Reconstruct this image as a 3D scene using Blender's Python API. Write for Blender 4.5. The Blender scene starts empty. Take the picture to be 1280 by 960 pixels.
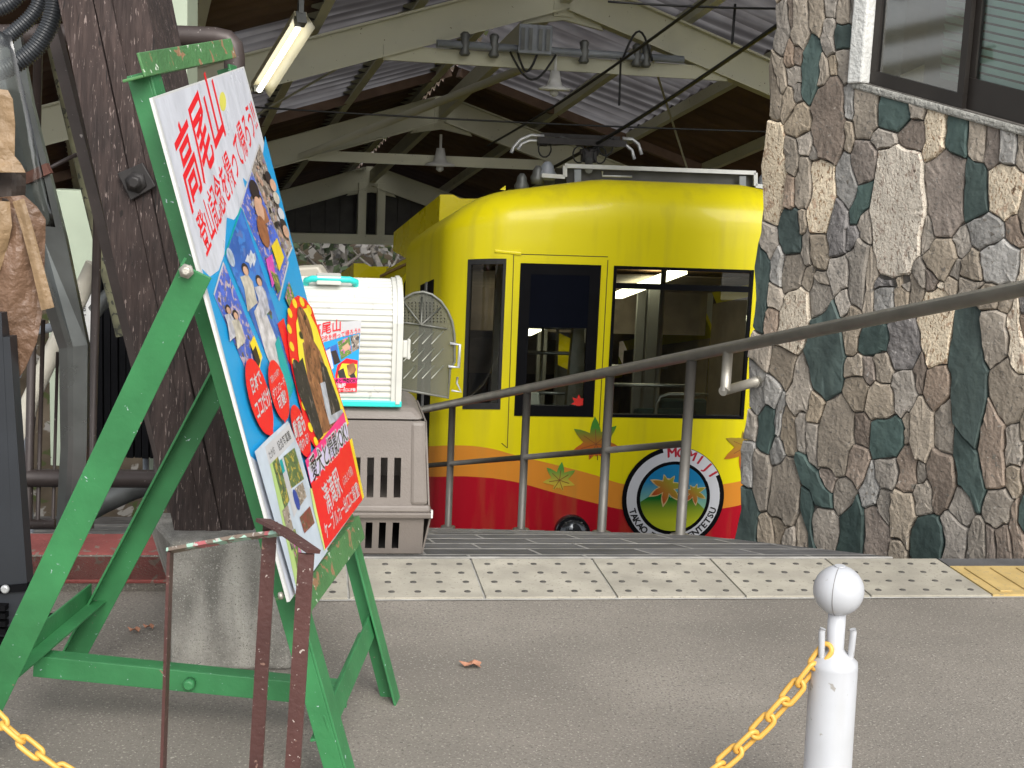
import bpy, bmesh, math, random
import numpy as np
from mathutils import Vector, Matrix, Euler

random.seed(7)
rnd = random.Random(11)
scene = bpy.context.scene
col = scene.collection

# ------------------------------------------------------------------ camera
FPX, CAMH = 1707.0, 1.40
PITCH, ROLL = math.atan((480 - 198) / FPX), 0.043
cd = bpy.data.cameras.new('camera')
cd.sensor_width = 36.0
cd.lens = FPX / 1280 * 36.0
cd.clip_start, cd.clip_end = 0.05, 2000
cam = bpy.data.objects.new('camera', cd)
col.objects.link(cam)
U0 = Vector((0, math.sin(PITCH), math.cos(PITCH)))
FW = Vector((0, math.cos(PITCH), -math.sin(PITCH)))
RT = math.cos(ROLL) * Vector((1, 0, 0)) + math.sin(ROLL) * U0
UP = -math.sin(ROLL) * Vector((1, 0, 0)) + math.cos(ROLL) * U0
CAM = Vector((0, 0, CAMH))
cam.matrix_world = Matrix(((RT.x, UP.x, -FW.x, CAM.x), (RT.y, UP.y, -FW.y, CAM.y), (RT.z, UP.z, -FW.z, CAM.z), (0, 0, 0, 1)))
scene.camera = cam

# ------------------------------------------------------------------ sky, sun, exposure
SUN_EL, SUN_AZ = math.radians(40), math.radians(160)     # azimuth from +Y, clockwise: behind the viewer, to the right
world = bpy.data.worlds.new('World')
scene.world = world
world.use_nodes = True
wn = world.node_tree
bg = wn.nodes['Background']
sky = wn.nodes.new('ShaderNodeTexSky')
sky.sky_type = 'NISHITA'
sky.sun_disc = False
sky.sun_elevation = SUN_EL
sky.sun_rotation = SUN_AZ
sky.air_density, sky.dust_density, sky.ozone_density = 1.0, 2.0, 1.0
hs = wn.nodes.new('ShaderNodeHueSaturation')
hs.inputs['Saturation'].default_value = 0.22
wn.links.new(sky.outputs['Color'], hs.inputs['Color'])
wn.links.new(hs.outputs['Color'], bg.inputs['Color'])
bg.inputs['Strength'].default_value = 0.13
sd = bpy.data.lights.new('sun', 'SUN')
sd.energy, sd.angle, sd.color = 1.5, math.radians(40), (1.0, 0.965, 0.91)
sun = bpy.data.objects.new('sun', sd)
col.objects.link(sun)
sv = Vector((math.sin(SUN_AZ) * math.cos(SUN_EL), math.cos(SUN_AZ) * math.cos(SUN_EL), math.sin(SUN_EL)))
sun.rotation_euler = sv.to_track_quat('Z', 'Y').to_euler()
scene.view_settings.view_transform = 'Standard'
scene.view_settings.look = 'None'
scene.view_settings.gamma = 1.0
scene.view_settings.use_curve_mapping = False
scene.view_settings.exposure = 1.0

# ------------------------------------------------------------------ measuring helpers
def ray(x, y):
    x, y = float(x), float(y)
    return FW + (x - 640) / FPX * RT + (480 - y) / FPX * UP
def on_plane(x, y, n, c):
    d = ray(x, y); n = Vector(n)
    return CAM + d * ((c - n.dot(CAM)) / n.dot(d))
def gz(x, y, z=0.0):
    return on_plane(x, y, (0, 0, 1), z)
def dep(x, y, Y):
    return on_plane(x, y, (0, 1, 0), Y)
V = Vector
A85 = math.radians(8.5)
EE, NN = V((math.cos(A85), math.sin(A85), 0)), V((-math.sin(A85), math.cos(A85), 0))   # grid of the paving
def en(e, n, z=0.0):
    return EE * e + NN * n + V((0, 0, z))

# ------------------------------------------------------------------ mesh builder
class MB:
    def __init__(s):
        s.v, s.f, s.sm = [], [], []
    def add(s, vs, fs, smooth=False):
        o = len(s.v)
        s.v += [V(p) for p in vs]
        s.f += [tuple(i + o for i in f) for f in fs]
        s.sm += [smooth] * len(fs)
        return s
    def hexa(s, p):      # 8 corners: bottom 4 ccw, top 4 ccw
        return s.add(p, [(3, 2, 1, 0), (4, 5, 6, 7), (0, 1, 5, 4), (1, 2, 6, 5), (2, 3, 7, 6), (3, 0, 4, 7)])
    def box(s, c, ex, ey, ez):
        c, ex, ey, ez = V(c), V(ex) / 2, V(ey) / 2, V(ez) / 2
        return s.hexa([c - ex - ey - ez, c + ex - ey - ez, c + ex + ey - ez, c - ex + ey - ez,
                       c - ex - ey + ez, c + ex - ey + ez, c + ex + ey + ez, c - ex + ey + ez])
    def abox(s, x0, x1, y0, y1, z0, z1):
        return s.box(((x0 + x1) / 2, (y0 + y1) / 2, (z0 + z1) / 2), (x1 - x0, 0, 0), (0, y1 - y0, 0), (0, 0, z1 - z0))
    def bar(s, p, q, w, h, up=(0, 0, 1)):     # rectangular bar
        p, q = V(p), V(q); d = q - p
        a = d.cross(V(up)).normalized(); b = a.cross(d).normalized()
        return s.box((p + q) / 2, a * w, d, b * h) if False else s.hexa(
            [p - a * w / 2 - b * h / 2, p + a * w / 2 - b * h / 2, q + a * w / 2 - b * h / 2, q - a * w / 2 - b * h / 2,
             p - a * w / 2 + b * h / 2, p + a * w / 2 + b * h / 2, q + a * w / 2 + b * h / 2, q - a * w / 2 + b * h / 2])
    def angle(s, p, q, d1, d2, w1, w2, th=0.005):   # L-section: flanges from the heel line p-q along d1 and d2
        p, q = V(p), V(q); d = (q - p).normalized()
        d1 = V(d1); d1 = (d1 - d * d1.dot(d)).normalized()
        d2 = V(d2); d2 = (d2 - d * d2.dot(d)); d2 = (d2 - d1 * d2.dot(d1)).normalized()
        for a, wa, b, off in ((d1, w1, d2, 0), (d2, w2, d1, th)):
            o = a * 0
            p0, q0 = p + (a * off), q + (a * off)
            s.hexa([p0, p0 + a * (wa - off), q0 + a * (wa - off), q0, p0 + b * th, p0 + a * (wa - off) + b * th, q0 + a * (wa - off) + b * th, q0 + b * th])
        return s
    def ibeam(s, p, q, h, w, t=0.012, up=(0, 0, 1)):
        p, q = V(p), V(q); d = q - p
        a = d.cross(V(up)).normalized(); b = a.cross(d).normalized()
        s.bar(p, q, t, h - 2 * t, up)
        s.bar(p + b * (h / 2 - t / 2), q + b * (h / 2 - t / 2), w, t, up)
        s.bar(p - b * (h / 2 - t / 2), q - b * (h / 2 - t / 2), w, t, up)
        return s
    def tube(s, pts, r, n=12, closed=False, caps=True):
        pts = [V(p) for p in pts]; m = len(pts)
        rs = r if isinstance(r, (list, tuple)) else [r] * m
        o = len(s.v); up = None
        for i, p in enumerate(pts):
            if closed: t = pts[(i + 1) % m] - pts[i - 1]
            else: t = pts[min(i + 1, m - 1)] - pts[max(i - 1, 0)]
            t = t.normalized()
            if up is None:
                up = V((0, 0, 1)) if abs(t.z) < 0.9 else V((1, 0, 0))
            a = t.cross(up).normalized(); up = a.cross(t).normalized()
            for k in range(n):
                an = 2 * math.pi * k / n
                s.v.append(p + (a * math.cos(an) + up * math.sin(an)) * rs[i])
        rng = range(m) if closed else range(m - 1)
        for i in rng:
            j = (i + 1) % m
            for k in range(n):
                l = (k + 1) % n
                s.f.append((o + i * n + k, o + i * n + l, o + j * n + l, o + j * n + k)); s.sm.append(True)
        if caps and not closed:
            s.f.append(tuple(o + k for k in range(n))); s.sm.append(False)
            s.f.append(tuple(o + (m - 1) * n + k for k in reversed(range(n)))); s.sm.append(False)
        return s
    def lathe(s, c, prof, n=28, axis=(0, 0, 1)):
        ax = V(axis).normalized(); a = ax.orthogonal().normalized(); b = ax.cross(a); c = V(c); o = len(s.v); m = len(prof)
        for r, z in prof:
            for k in range(n):
                an = 2 * math.pi * k / n
                s.v.append(c + ax * z + (a * math.cos(an) + b * math.sin(an)) * r)
        for i in range(m - 1):
            for k in range(n):
                l = (k + 1) % n
                s.f.append((o + i * n + k, o + i * n + l, o + (i + 1) * n + l, o + (i + 1) * n + k)); s.sm.append(True)
        s.f.append(tuple(o + k for k in reversed(range(n)))); s.sm.append(False)
        s.f.append(tuple(o + (m - 1) * n + k for k in range(n))); s.sm.append(False)
        return s
    def prism(s, poly, ext):        # polygon (3-D points) extruded by vector ext
        poly = [V(p) for p in poly]; ext = V(ext); n = len(poly); o = len(s.v)
        nrm = V((0, 0, 0))
        for i in range(n): nrm += poly[i].cross(poly[(i + 1) % n])
        if nrm.dot(ext) > 0: poly = poly[::-1]
        s.v += poly + [p + ext for p in poly]
        s.f.append(tuple(o + i for i in range(n))); s.sm.append(False)
        s.f.append(tuple(o + n + i for i in reversed(range(n)))); s.sm.append(False)
        for i in range(n):
            j = (i + 1) % n
            s.f.append((o + i, o + n + i, o + n + j, o + j)); s.sm.append(False)
        return s
    def grid(s, rows, smooth=True, flip=False):
        m, n = len(rows), len(rows[0]); o = len(s.v)
        for r in rows: s.v += [V(p) for p in r]
        for i in range(m - 1):
            for k in range(n - 1):
                f = (o + i * n + k, o + i * n + k + 1, o + (i + 1) * n + k + 1, o + (i + 1) * n + k)
                s.f.append(f[::-1] if flip else f); s.sm.append(smooth)
        return s
    def mesh(s, name, base=(0, 0, 0)):
        base = V(base)
        me = bpy.data.meshes.new(name)
        me.from_pydata([tuple(p - base) for p in s.v], [], s.f)
        me.polygons.foreach_set('use_smooth', s.sm)
        me.update()
        return me
    def build(s, name, m, parent=None, bevel=0.0, solid=0.0, base=None, fix=False):
        if base is None:
            base = V(parent['_b']) if parent is not None and '_b' in parent else V((0, 0, 0))
        me = s.mesh(name, base)
        if fix:
            bm = bmesh.new(); bm.from_mesh(me); bmesh.ops.recalc_face_normals(bm, faces=bm.faces); bm.to_mesh(me); bm.free()
        return link(name, me, m, parent, bevel, solid)

def link(name, me, m, parent=None, bevel=0.0, solid=0.0):
    o = bpy.data.objects.new(name, me)
    col.objects.link(o)
    if m is not None and not me.materials: me.materials.append(m)
    if parent is not None:
        o.parent = parent
        if '_b' in parent: o['_b'] = list(parent['_b'])
    if solid:
        md = o.modifiers.new('solid', 'SOLIDIFY'); md.thickness = solid; md.offset = 0
    if bevel:
        md = o.modifiers.new('bevel', 'BEVEL'); md.width = bevel; md.segments = 2; md.limit_method = 'ANGLE'; md.angle_limit = 0.7
    return o

def tag(o, label, cat, group=None):
    o['label'] = label; o['category'] = cat
    if group: o['group'] = group
    return o
def thing(name, base, label, cat, group=None):
    o = bpy.data.objects.new(name, None)
    col.objects.link(o)
    o.location = base; o['_b'] = list(base)
    o.empty_display_size = 0.1
    return tag(o, label, cat, group)
def struct(o, kind='structure'):
    o['kind'] = kind
    return o

# ------------------------------------------------------------------ materials
def mat(name, c, rough=0.6, metal=0.0, var=0.12, vs=6.0, bump=0.0, bs=60.0, chips=(), rand=0.0, coat=0.0,
        streak=None, spec=0.5, emit=None, hue=0.0, dist=0.01, bst=None):
    """procedural paint: base colour, cloudy variation, fine relief, chips = [(colour, scale, threshold, stretch)], per-object spread"""
    m = bpy.data.materials.new(name); m.use_nodes = True
    nt = m.node_tree; N = nt.nodes; L = nt.links
    b = N['Principled BSDF']
    tc = N.new('ShaderNodeTexCoord')
    src = tc.outputs['Object']
    if rand:
        oi = N.new('ShaderNodeObjectInfo')
        ad = N.new('ShaderNodeVectorMath'); ad.operation = 'MULTIPLY_ADD'
        cmb = N.new('ShaderNodeCombineXYZ')
        for i in range(3): L.new(oi.outputs['Random'], cmb.inputs[i])
        L.new(cmb.outputs[0], ad.inputs[0]); ad.inputs[1].default_value = (37, 51, 23); L.new(src, ad.inputs[2])
        src = ad.outputs[0]
    def noise(sc, det=4, stretch=None, dst=0.0):
        v = src
        if stretch:
            mp = N.new('ShaderNodeMapping'); mp.inputs['Scale'].default_value = stretch
            L.new(v, mp.inputs['Vector']); v = mp.outputs[0]
        n = N.new('ShaderNodeTexNoise'); n.inputs['Scale'].default_value = sc; n.inputs['Detail'].default_value = det
        n.inputs['Distortion'].default_value = dst
        L.new(v, n.inputs['Vector']); return n.outputs['Fac']
    def mix(fac, a, bb, blend='MIX'):
        x = N.new('ShaderNodeMix'); x.data_type = 'RGBA'; x.blend_type = blend
        for sock, val in ((x.inputs[0], fac), (x.inputs[6], a), (x.inputs[7], bb)):
            if hasattr(val, 'is_linked'): L.new(val, sock)
            else: sock.default_value = val if not isinstance(val, tuple) else (*val[:3], 1)
        return x.outputs[2]
    def ramp(v, lo, hi):
        r = N.new('ShaderNodeMapRange'); r.inputs[1].default_value = lo; r.inputs[2].default_value = hi
        L.new(v, r.inputs[0]); return r.outputs[0]
    c = tuple(c)
    cur = mix(ramp(noise(vs, 5), 0.3, 0.7), tuple(x * (1 - var) for x in c), tuple(min(1, x * (1 + var)) for x in c))
    if streak:
        cs, sc, st, amt = streak
        f = N.new('ShaderNodeMath'); f.operation = 'MULTIPLY'; f.inputs[1].default_value = amt
        L.new(ramp(noise(sc, 5, st), 0.45, 0.75), f.inputs[0])
        cur = mix(f.outputs[0], cur, cs)
    for ch in chips:
        cc, sc, thr = ch[0], ch[1], ch[2]
        st = ch[3] if len(ch) > 3 else None
        cur = mix(ramp(noise(sc, 6, st, 0.6), thr, thr + 0.025), cur, cc)
    if rand:
        hsv = N.new('ShaderNodeHueSaturation')
        mr = N.new('ShaderNodeMapRange'); mr.inputs[3].default_value = 1 - rand; mr.inputs[4].default_value = 1 + rand
        L.new(oi.outputs['Random'], mr.inputs[0]); L.new(mr.outputs[0], hsv.inputs['Value'])
        if hue:
            w = N.new('ShaderNodeTexWhiteNoise'); w.noise_dimensions = '1D'; L.new(oi.outputs['Random'], w.inputs['W'])
            m2 = N.new('ShaderNodeMapRange'); m2.inputs[3].default_value = 1 - hue; m2.inputs[4].default_value = 1 + hue
            L.new(w.outputs[0], m2.inputs[0]); L.new(m2.outputs[0], hsv.inputs['Saturation'])
        L.new(cur, hsv.inputs['Color']); cur = hsv.outputs[0]
    L.new(cur, b.inputs['Base Color'])
    b.inputs['Metallic'].default_value = metal
    b.inputs['Specular IOR Level'].default_value = spec
    rr = N.new('ShaderNodeMapRange'); rr.inputs[3].default_value = max(0.02, rough - 0.1); rr.inputs[4].default_value = min(1, rough + 0.1)
    L.new(noise(vs * 2.3, 4), rr.inputs[0]); L.new(rr.outputs[0], b.inputs['Roughness'])
    if coat:
        b.inputs['Coat Weight'].default_value = coat; b.inputs['Coat Roughness'].default_value = 0.08
    if bump:
        bp = N.new('ShaderNodeBump'); bp.inputs['Strength'].default_value = bump; bp.inputs['Distance'].default_value = dist
        L.new(noise(bs, 6, bst), bp.inputs['Height']); L.new(bp.outputs[0], b.inputs['Normal'])
    if emit:
        b.inputs['Emission Color'].default_value = (*emit[0], 1); b.inputs['Emission Strength'].default_value = emit[1]
    return m

def glass_mat(name, tint=(0.55, 0.6, 0.58), refl=0.06, clear=1.0, rough=0.02):
    m = bpy.data.materials.new(name); m.use_nodes = True
    nt = m.node_tree; N = nt.nodes; L = nt.links
    N.remove(N['Principled BSDF']); out = N['Material Output']
    tr = N.new('ShaderNodeBsdfTransparent'); tr.inputs[0].default_value = (*tint, 1)
    gl = N.new('ShaderNodeBsdfGlossy'); gl.inputs['Roughness'].default_value = rough
    fr = N.new('ShaderNodeFresnel'); fr.inputs[0].default_value = 1.5
    ad = N.new('ShaderNodeMath'); ad.operation = 'ADD'; ad.inputs[1].default_value = refl; L.new(fr.outputs[0], ad.inputs[0])
    mx = N.new('ShaderNodeMixShader'); L.new(ad.outputs[0], mx.inputs[0]); L.new(tr.outputs[0], mx.inputs[1]); L.new(gl.outputs[0], mx.inputs[2])
    L.new(mx.outputs[0], out.inputs['Surface'])
    return m

def trans_mat(name, c, t=0.5, rough=0.5, dirt_shade=(0.2, 0.17, 0.15)):
    m = bpy.data.materials.new(name); m.use_nodes = True
    nt = m.node_tree; N = nt.nodes; L = nt.links
    b = N['Principled BSDF']; out = N['Material Output']
    tc = N.new('ShaderNodeTexCoord')
    n = N.new('ShaderNodeTexNoise'); n.inputs['Scale'].default_value = 2.2; n.inputs['Detail'].default_value = 8
    L.new(tc.outputs['Object'], n.inputs['Vector'])
    r = N.new('ShaderNodeMapRange'); r.inputs[1].default_value = 0.35; r.inputs[2].default_value = 0.75; L.new(n.outputs['Fac'], r.inputs[0])
    x = N.new('ShaderNodeMix'); x.data_type = 'RGBA'; x.inputs[6].default_value = (*c, 1); x.inputs[7].default_value = (*dirt_shade, 1)
    L.new(r.outputs[0], x.inputs[0])
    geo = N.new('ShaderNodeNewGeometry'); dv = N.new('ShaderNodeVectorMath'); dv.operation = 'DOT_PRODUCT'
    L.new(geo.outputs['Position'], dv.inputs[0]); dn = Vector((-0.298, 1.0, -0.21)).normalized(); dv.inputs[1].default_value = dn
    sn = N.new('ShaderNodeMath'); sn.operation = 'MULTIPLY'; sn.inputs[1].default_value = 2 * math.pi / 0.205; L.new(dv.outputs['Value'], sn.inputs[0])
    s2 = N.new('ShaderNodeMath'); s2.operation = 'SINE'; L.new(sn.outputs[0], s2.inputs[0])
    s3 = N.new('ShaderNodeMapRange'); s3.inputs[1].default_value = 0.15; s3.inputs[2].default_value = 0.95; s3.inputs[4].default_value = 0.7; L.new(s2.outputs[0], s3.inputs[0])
    y = N.new('ShaderNodeMix'); y.data_type = 'RGBA'; L.new(s3.outputs[0], y.inputs[0]); L.new(x.outputs[2], y.inputs[6]); y.inputs[7].default_value = (*[c_ * .45 for c_ in dirt_shade], 1); x = y      # dark stripes painted in as shading of the corrugations
    L.new(x.outputs[2], b.inputs['Base Color']); b.inputs['Roughness'].default_value = rough
    tl = N.new('ShaderNodeBsdfTranslucent'); L.new(x.outputs[2], tl.inputs['Color'])
    mx = N.new('ShaderNodeMixShader'); mx.inputs[0].default_value = t
    L.new(b.outputs[0], mx.inputs[1]); L.new(tl.outputs[0], mx.inputs[2]); L.new(mx.outputs[0], out.inputs['Surface'])
    return m

M = {}
M['asphalt'] = mat('worn asphalt', (0.215, 0.194, 0.165), 0.92, var=0.22, vs=1.6, bump=0.8, bs=150, dist=0.005,
                   chips=[((0.145, 0.13, 0.112), 125, 0.575), ((0.35, 0.325, 0.28), 150, 0.61), ((0.08, 0.072, 0.064), 90, 0.68)], streak=((0.125, 0.114, 0.098), 0.8, (1, 1.6, 1), 0.6))
M['concrete'] = mat('weathered concrete', (0.20, 0.19, 0.168), 0.92, var=0.35, vs=9, bump=0.7, bs=90, dist=0.006,
                    streak=((0.46, 0.44, 0.39), 5, (2.2, 2.2, 0.5), 0.9), chips=[((0.14, 0.13, 0.112), 320, 0.60), ((0.36, 0.345, 0.31), 280, 0.60)])
M['tactile'] = mat('buff tactile concrete', (0.36, 0.335, 0.275), 0.9, var=0.2, vs=7, bump=0.5, bs=200, dist=0.004, rand=0.1,
                   chips=[((0.27, 0.25, 0.21), 90, 0.62)], streak=((0.3, 0.275, 0.23), 5, (1, 1, 1), 0.5))
M['tactile_dot'] = mat('dark worn stud', (0.075, 0.07, 0.062), 0.7, var=0.3, vs=40)
M['tactile_yellow'] = mat('ochre tactile block', (0.50, 0.36, 0.14), 0.85, var=0.15, vs=9, bump=0.4, bs=180, dist=0.004,
                          chips=[((0.35, 0.28, 0.16), 60, 0.62)])
M['paver'] = mat('dark grey paver', (0.105, 0.104, 0.105), 0.75, var=0.25, vs=8, bump=0.5, bs=160, dist=0.004, rand=0.3)
M['mortar'] = mat('pale joint mortar', (0.42, 0.41, 0.38), 0.95, var=0.2, vs=12, bump=0.4, bs=120)
M['wallmortar'] = mat('dark recessed wall mortar', (0.11, 0.10, 0.088), 0.95, var=0.3, vs=20, bump=0.6, bs=120)
TA = [((0.15, 0.135, 0.115), 60, 0.63), ((0.38, 0.345, 0.30), 80, 0.66)]
M['st_T'] = mat('taupe stone', (0.285, 0.245, 0.197), 0.9, var=0.22, vs=9, bump=0.7, bs=60, dist=0.01, rand=0.24, hue=0.3, chips=TA)
M['st_B'] = mat('brown stone', (0.225, 0.18, 0.145), 0.9, var=0.25, vs=9, bump=0.7, bs=60, dist=0.01, rand=0.25, hue=0.25, chips=TA)
M['st_G'] = mat('dark green slate', (0.05, 0.076, 0.07), 0.75, var=0.3, vs=6, bump=0.5, bs=22, dist=0.015, rand=0.25, hue=0.2,
                streak=((0.085, 0.12, 0.105), 14, (1.5, 1.5, 0.25), 0.45))
M['st_S'] = mat('pale grey stone', (0.29, 0.28, 0.262), 0.9, var=0.2, vs=9, bump=0.7, bs=40, dist=0.015, rand=0.2, chips=TA)
M['st_K'] = mat('charcoal stone', (0.155, 0.145, 0.14), 0.9, var=0.25, vs=9, bump=0.8, bs=36, dist=0.02, rand=0.2, chips=[((0.34, 0.32, 0.3), 60, 0.64)])
M['st_L'] = mat('cream pumice stone', (0.60, 0.52, 0.405), 0.95, var=0.14, vs=10, bump=0.7, bs=95, dist=0.01, rand=0.12, hue=0.25,
                chips=[((0.43, 0.33, 0.25), 26, 0.60), ((0.30, 0.215, 0.145), 85, 0.59, (1.2, 1.2, 0.55)), ((0.13, 0.09, 0.06), 60, 0.65, (1.2, 1.2, 0.6))])
M['steel'] = mat('brushed handrail steel', (0.44, 0.415, 0.36), 0.42, 0.65, var=0.14, vs=10, bump=0.15, bs=200)
M['greypaint'] = mat('grey painted steel', (0.165, 0.155, 0.138), 0.5, 0.4, var=0.12, vs=8)
GCH = [((0.45, 0.55, 0.58), 80, 0.70), ((0.2, 0.42, 0.6), 60, 0.715), ((0.24, 0.13, 0.07), 60, 0.715)]
M['green'] = mat('chipped green paint', (0.036, 0.185, 0.064), 0.48, var=0.22, vs=7, bump=0.2, bs=90, chips=GCH, dist=0.004)
M['green_rust'] = mat('rust edged green paint', (0.07, 0.19, 0.065), 0.55, var=0.2, vs=8, bump=0.3, bs=90,
                      chips=[((0.3, 0.17, 0.09), 24, 0.60), ((0.55, 0.62, 0.5), 50, 0.66)])
M['brownpaint'] = mat('scratched brown paint', (0.075, 0.032, 0.028), 0.4, var=0.2, vs=6, bump=0.2, bs=80,
                      chips=[((0.42, 0.36, 0.32), 120, 0.67), ((0.22, 0.13, 0.1), 60, 0.68)])
M['brownworn'] = mat('worn multicoloured paint', (0.17, 0.13, 0.1), 0.5, var=0.3, vs=10, bump=0.2, bs=80,
                     chips=[((0.35, 0.55, 0.44), 26, 0.52), ((0.45, 0.12, 0.13), 18, 0.58), ((0.5, 0.46, 0.42), 60, 0.6)])
M['timber'] = mat('dark weathered timber', (0.028, 0.0175, 0.015), 0.85, var=0.3, vs=5, bump=0.55, bs=60, dist=0.012, bst=(1.6, 1.6, 0.07),
                  streak=((0.075, 0.05, 0.043), 55, (1.6, 1.6, 0.06), 0.6), chips=[((0.20, 0.155, 0.14), 170, 0.64, (1.6, 1.6, 0.07)), ((0.012, 0.008, 0.007), 40, 0.64, (1.7, 1.7, 0.05))])
M['iron'] = mat('dark brown pipe paint', (0.055, 0.042, 0.038), 0.45, 0.2, var=0.25, vs=9, chips=[((0.3, 0.27, 0.25), 70, 0.69)])
M['blackmetal'] = mat('black bolt steel', (0.03, 0.027, 0.026), 0.5, 0.4, var=0.3, vs=20)
M['palegreen'] = mat('pale green steel paint', (0.40, 0.46, 0.35), 0.55, var=0.1, vs=4, chips=[((0.12, 0.11, 0.08), 30, 0.70)])
M['beam'] = mat('olive grey beam paint', (0.51, 0.505, 0.385), 0.55, var=0.14, vs=3, chips=[((0.14, 0.11, 0.07), 36, 0.70)], streak=((0.36, 0.35, 0.25), 3, (1, 1, 1), 0.4))
M['mossy'] = mat('mossy pole paint', (0.13, 0.125, 0.07), 0.8, var=0.4, vs=14, chips=[((0.03, 0.03, 0.02), 40, 0.58)])
M['sheetmetal'] = mat('galvanised sheet', (0.16, 0.17, 0.165), 0.3, 0.75, var=0.3, vs=4, bump=0.25, bs=6)
M['brownsheet'] = mat('brown corrugated sheet', (0.105, 0.062, 0.042), 0.7, var=0.25, vs=2.5)
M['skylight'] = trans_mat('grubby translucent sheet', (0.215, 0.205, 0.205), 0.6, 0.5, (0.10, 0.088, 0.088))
M['darkboard'] = mat('dark gable board', (0.045, 0.043, 0.04), 0.8, var=0.3, vs=5)
M['yellow'] = mat('yellow coach paint', (0.78, 0.66, 0.004), 0.28, var=0.05, vs=1.5, coat=0.25, spec=0.3, bump=0.02, bs=3)
M['black'] = mat('black trim', (0.005, 0.005, 0.006), 0.6, var=0.2, spec=0.08)
M['rubber'] = mat('black rubber', (0.015, 0.015, 0.015), 0.65, var=0.2)
M['carglass'] = glass_mat('coach window glass', (0.90, 0.93, 0.90), 0.035)
M['carglassdark'] = glass_mat('tinted coach glass', (0.22, 0.24, 0.26), 0.05)
M['white'] = mat('white plastic', (0.58, 0.58, 0.56), 0.45, var=0.05, vs=7)
M['bollard'] = mat('white bollard paint', (0.45, 0.46, 0.48), 0.42, var=0.08, vs=7, chips=[((0.30, 0.285, 0.26), 45, 0.69), ((0.22, 0.21, 0.2), 120, 0.72)], streak=((0.35, 0.345, 0.33), 9, (2, 2, 0.3), 0.5))
M['chain'] = mat('yellow plastic chain', (0.66, 0.37, 0.07), 0.42, var=0.08, vs=14, chips=[((0.5, 0.28, 0.08), 40, 0.68)])
M['aluminium'] = mat('pale roof aluminium', (0.55, 0.56, 0.56), 0.4, 0.5, var=0.12, vs=6)
M['insul'] = mat('grey insulator', (0.23, 0.25, 0.28), 0.4, var=0.15)
M['dirtygrey'] = mat('dull grey fitting', (0.14, 0.145, 0.14), 0.5, 0.5, var=0.3, vs=9)
M['wire'] = mat('black wire', (0.012, 0.012, 0.012), 0.6)
M['red'] = mat('poster red', (0.72, 0.02, 0.025), 0.45, var=0.04)
M['redkerb'] = mat('worn red kerb paint', (0.27, 0.07, 0.06), 0.85, var=0.25, vs=6, bump=0.4, bs=90, chips=[((0.22, 0.15, 0.12), 30, 0.62), ((0.45, 0.3, 0.26), 60, 0.70)])
M['lamp'] = mat('lit tube', (0.9, 0.9, 0.85), 0.5, emit=((1.0, 0.97, 0.86), 3.0))
M['lampshade'] = mat('white enamel shade', (0.62, 0.62, 0.6), 0.4, var=0.08)

exec_order = []
# ================================================================== SETTING
def clip(poly, nx, ny, c):      # keep nx*x+ny*y <= c  (2-D polygon)
    out = []
    for i in range(len(poly)):
        p, q = poly[i], poly[(i + 1) % len(poly)]
        dp, dq = nx * p[0] + ny * p[1] - c, nx * q[0] + ny * q[1] - c
        if dp <= 0: out.append(p)
        if (dp < 0 < dq) or (dq < 0 < dp):
            t = dp / (dp - dq); out.append((p[0] + (q[0] - p[0]) * t, p[1] + (q[1] - p[1]) * t))
    return out

N_RAMP, N_KNEE = 4.602, 5.94
def ramp_z(n):          # falls away gently, then a little more steeply
    return 0.0 if n < N_RAMP else (-0.2225 * (n - N_RAMP) if n < N_KNEE else -0.298 - 0.2645 * (n - N_KNEE))
# rail line measured from the four posts of the photo
POSTS = [V((-0.389, 8.921)), V((0.037, 7.78)), V((0.455, 6.838)), V((0.808, 6.127))]
RDIR = (POSTS[3] - POSTS[0]).normalized()
RNRM = V((-RDIR.y, RDIR.x))                    # towards the pit (right / far side)
if RNRM.x < 0: RNRM = -RNRM
RC = RNRM.dot(POSTS[3]) + 0.07
WL, WR = V((1.085, 6.14)), V((1.969, 5.022))   # stone wall base line, left and right of the view
WDIR = (WR - WL).normalized(); WNRM = V((WDIR.y, -WDIR.x)) * -1
WNRM = V((WDIR.y, -WDIR.x))
if WNRM.dot(V((0, 0)) - WL) < 0: WNRM = -WNRM   # faces the viewer
def e_n(p):
    return (EE.x * p.x + EE.y * p.y, NN.x * p.x + NN.y * p.y)
def line_en(pt2, nrm2):            # a plan line as nx*e+ny*n <= c keeping the viewer's side (nrm2 points away)
    nx, ny = nrm2.x * EE.x + nrm2.y * EE.y, nrm2.x * NN.x + nrm2.y * NN.y
    e, n = e_n(pt2); return nx, ny, nx * e + ny * n
LR = line_en(POSTS[3] + RNRM * 0.07, RNRM)
LW = line_en(WL, -WNRM)

# the upper forecourt, the ramp and, far below, the track bed
g = MB()
def gpoly(poly, zf, zo=0.0):
    g.add([en(e, n, zf(n) + zo) for e, n in poly], [tuple(range(len(poly)))])
gpoly([(-120, -150), (150, -150), (150, N_RAMP), (-120, N_RAMP)], lambda n: 0.0)
rp = [(-120, N_RAMP), (3, N_RAMP), (3, 9.3), (-120, 9.3)]
rp_edge = clip(clip(rp, *LR), *LW)
gpoly(clip(rp_edge, 0, 1, N_KNEE), ramp_z); gpoly(clip(rp_edge, 0, -1, -N_KNEE), ramp_z)
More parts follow.
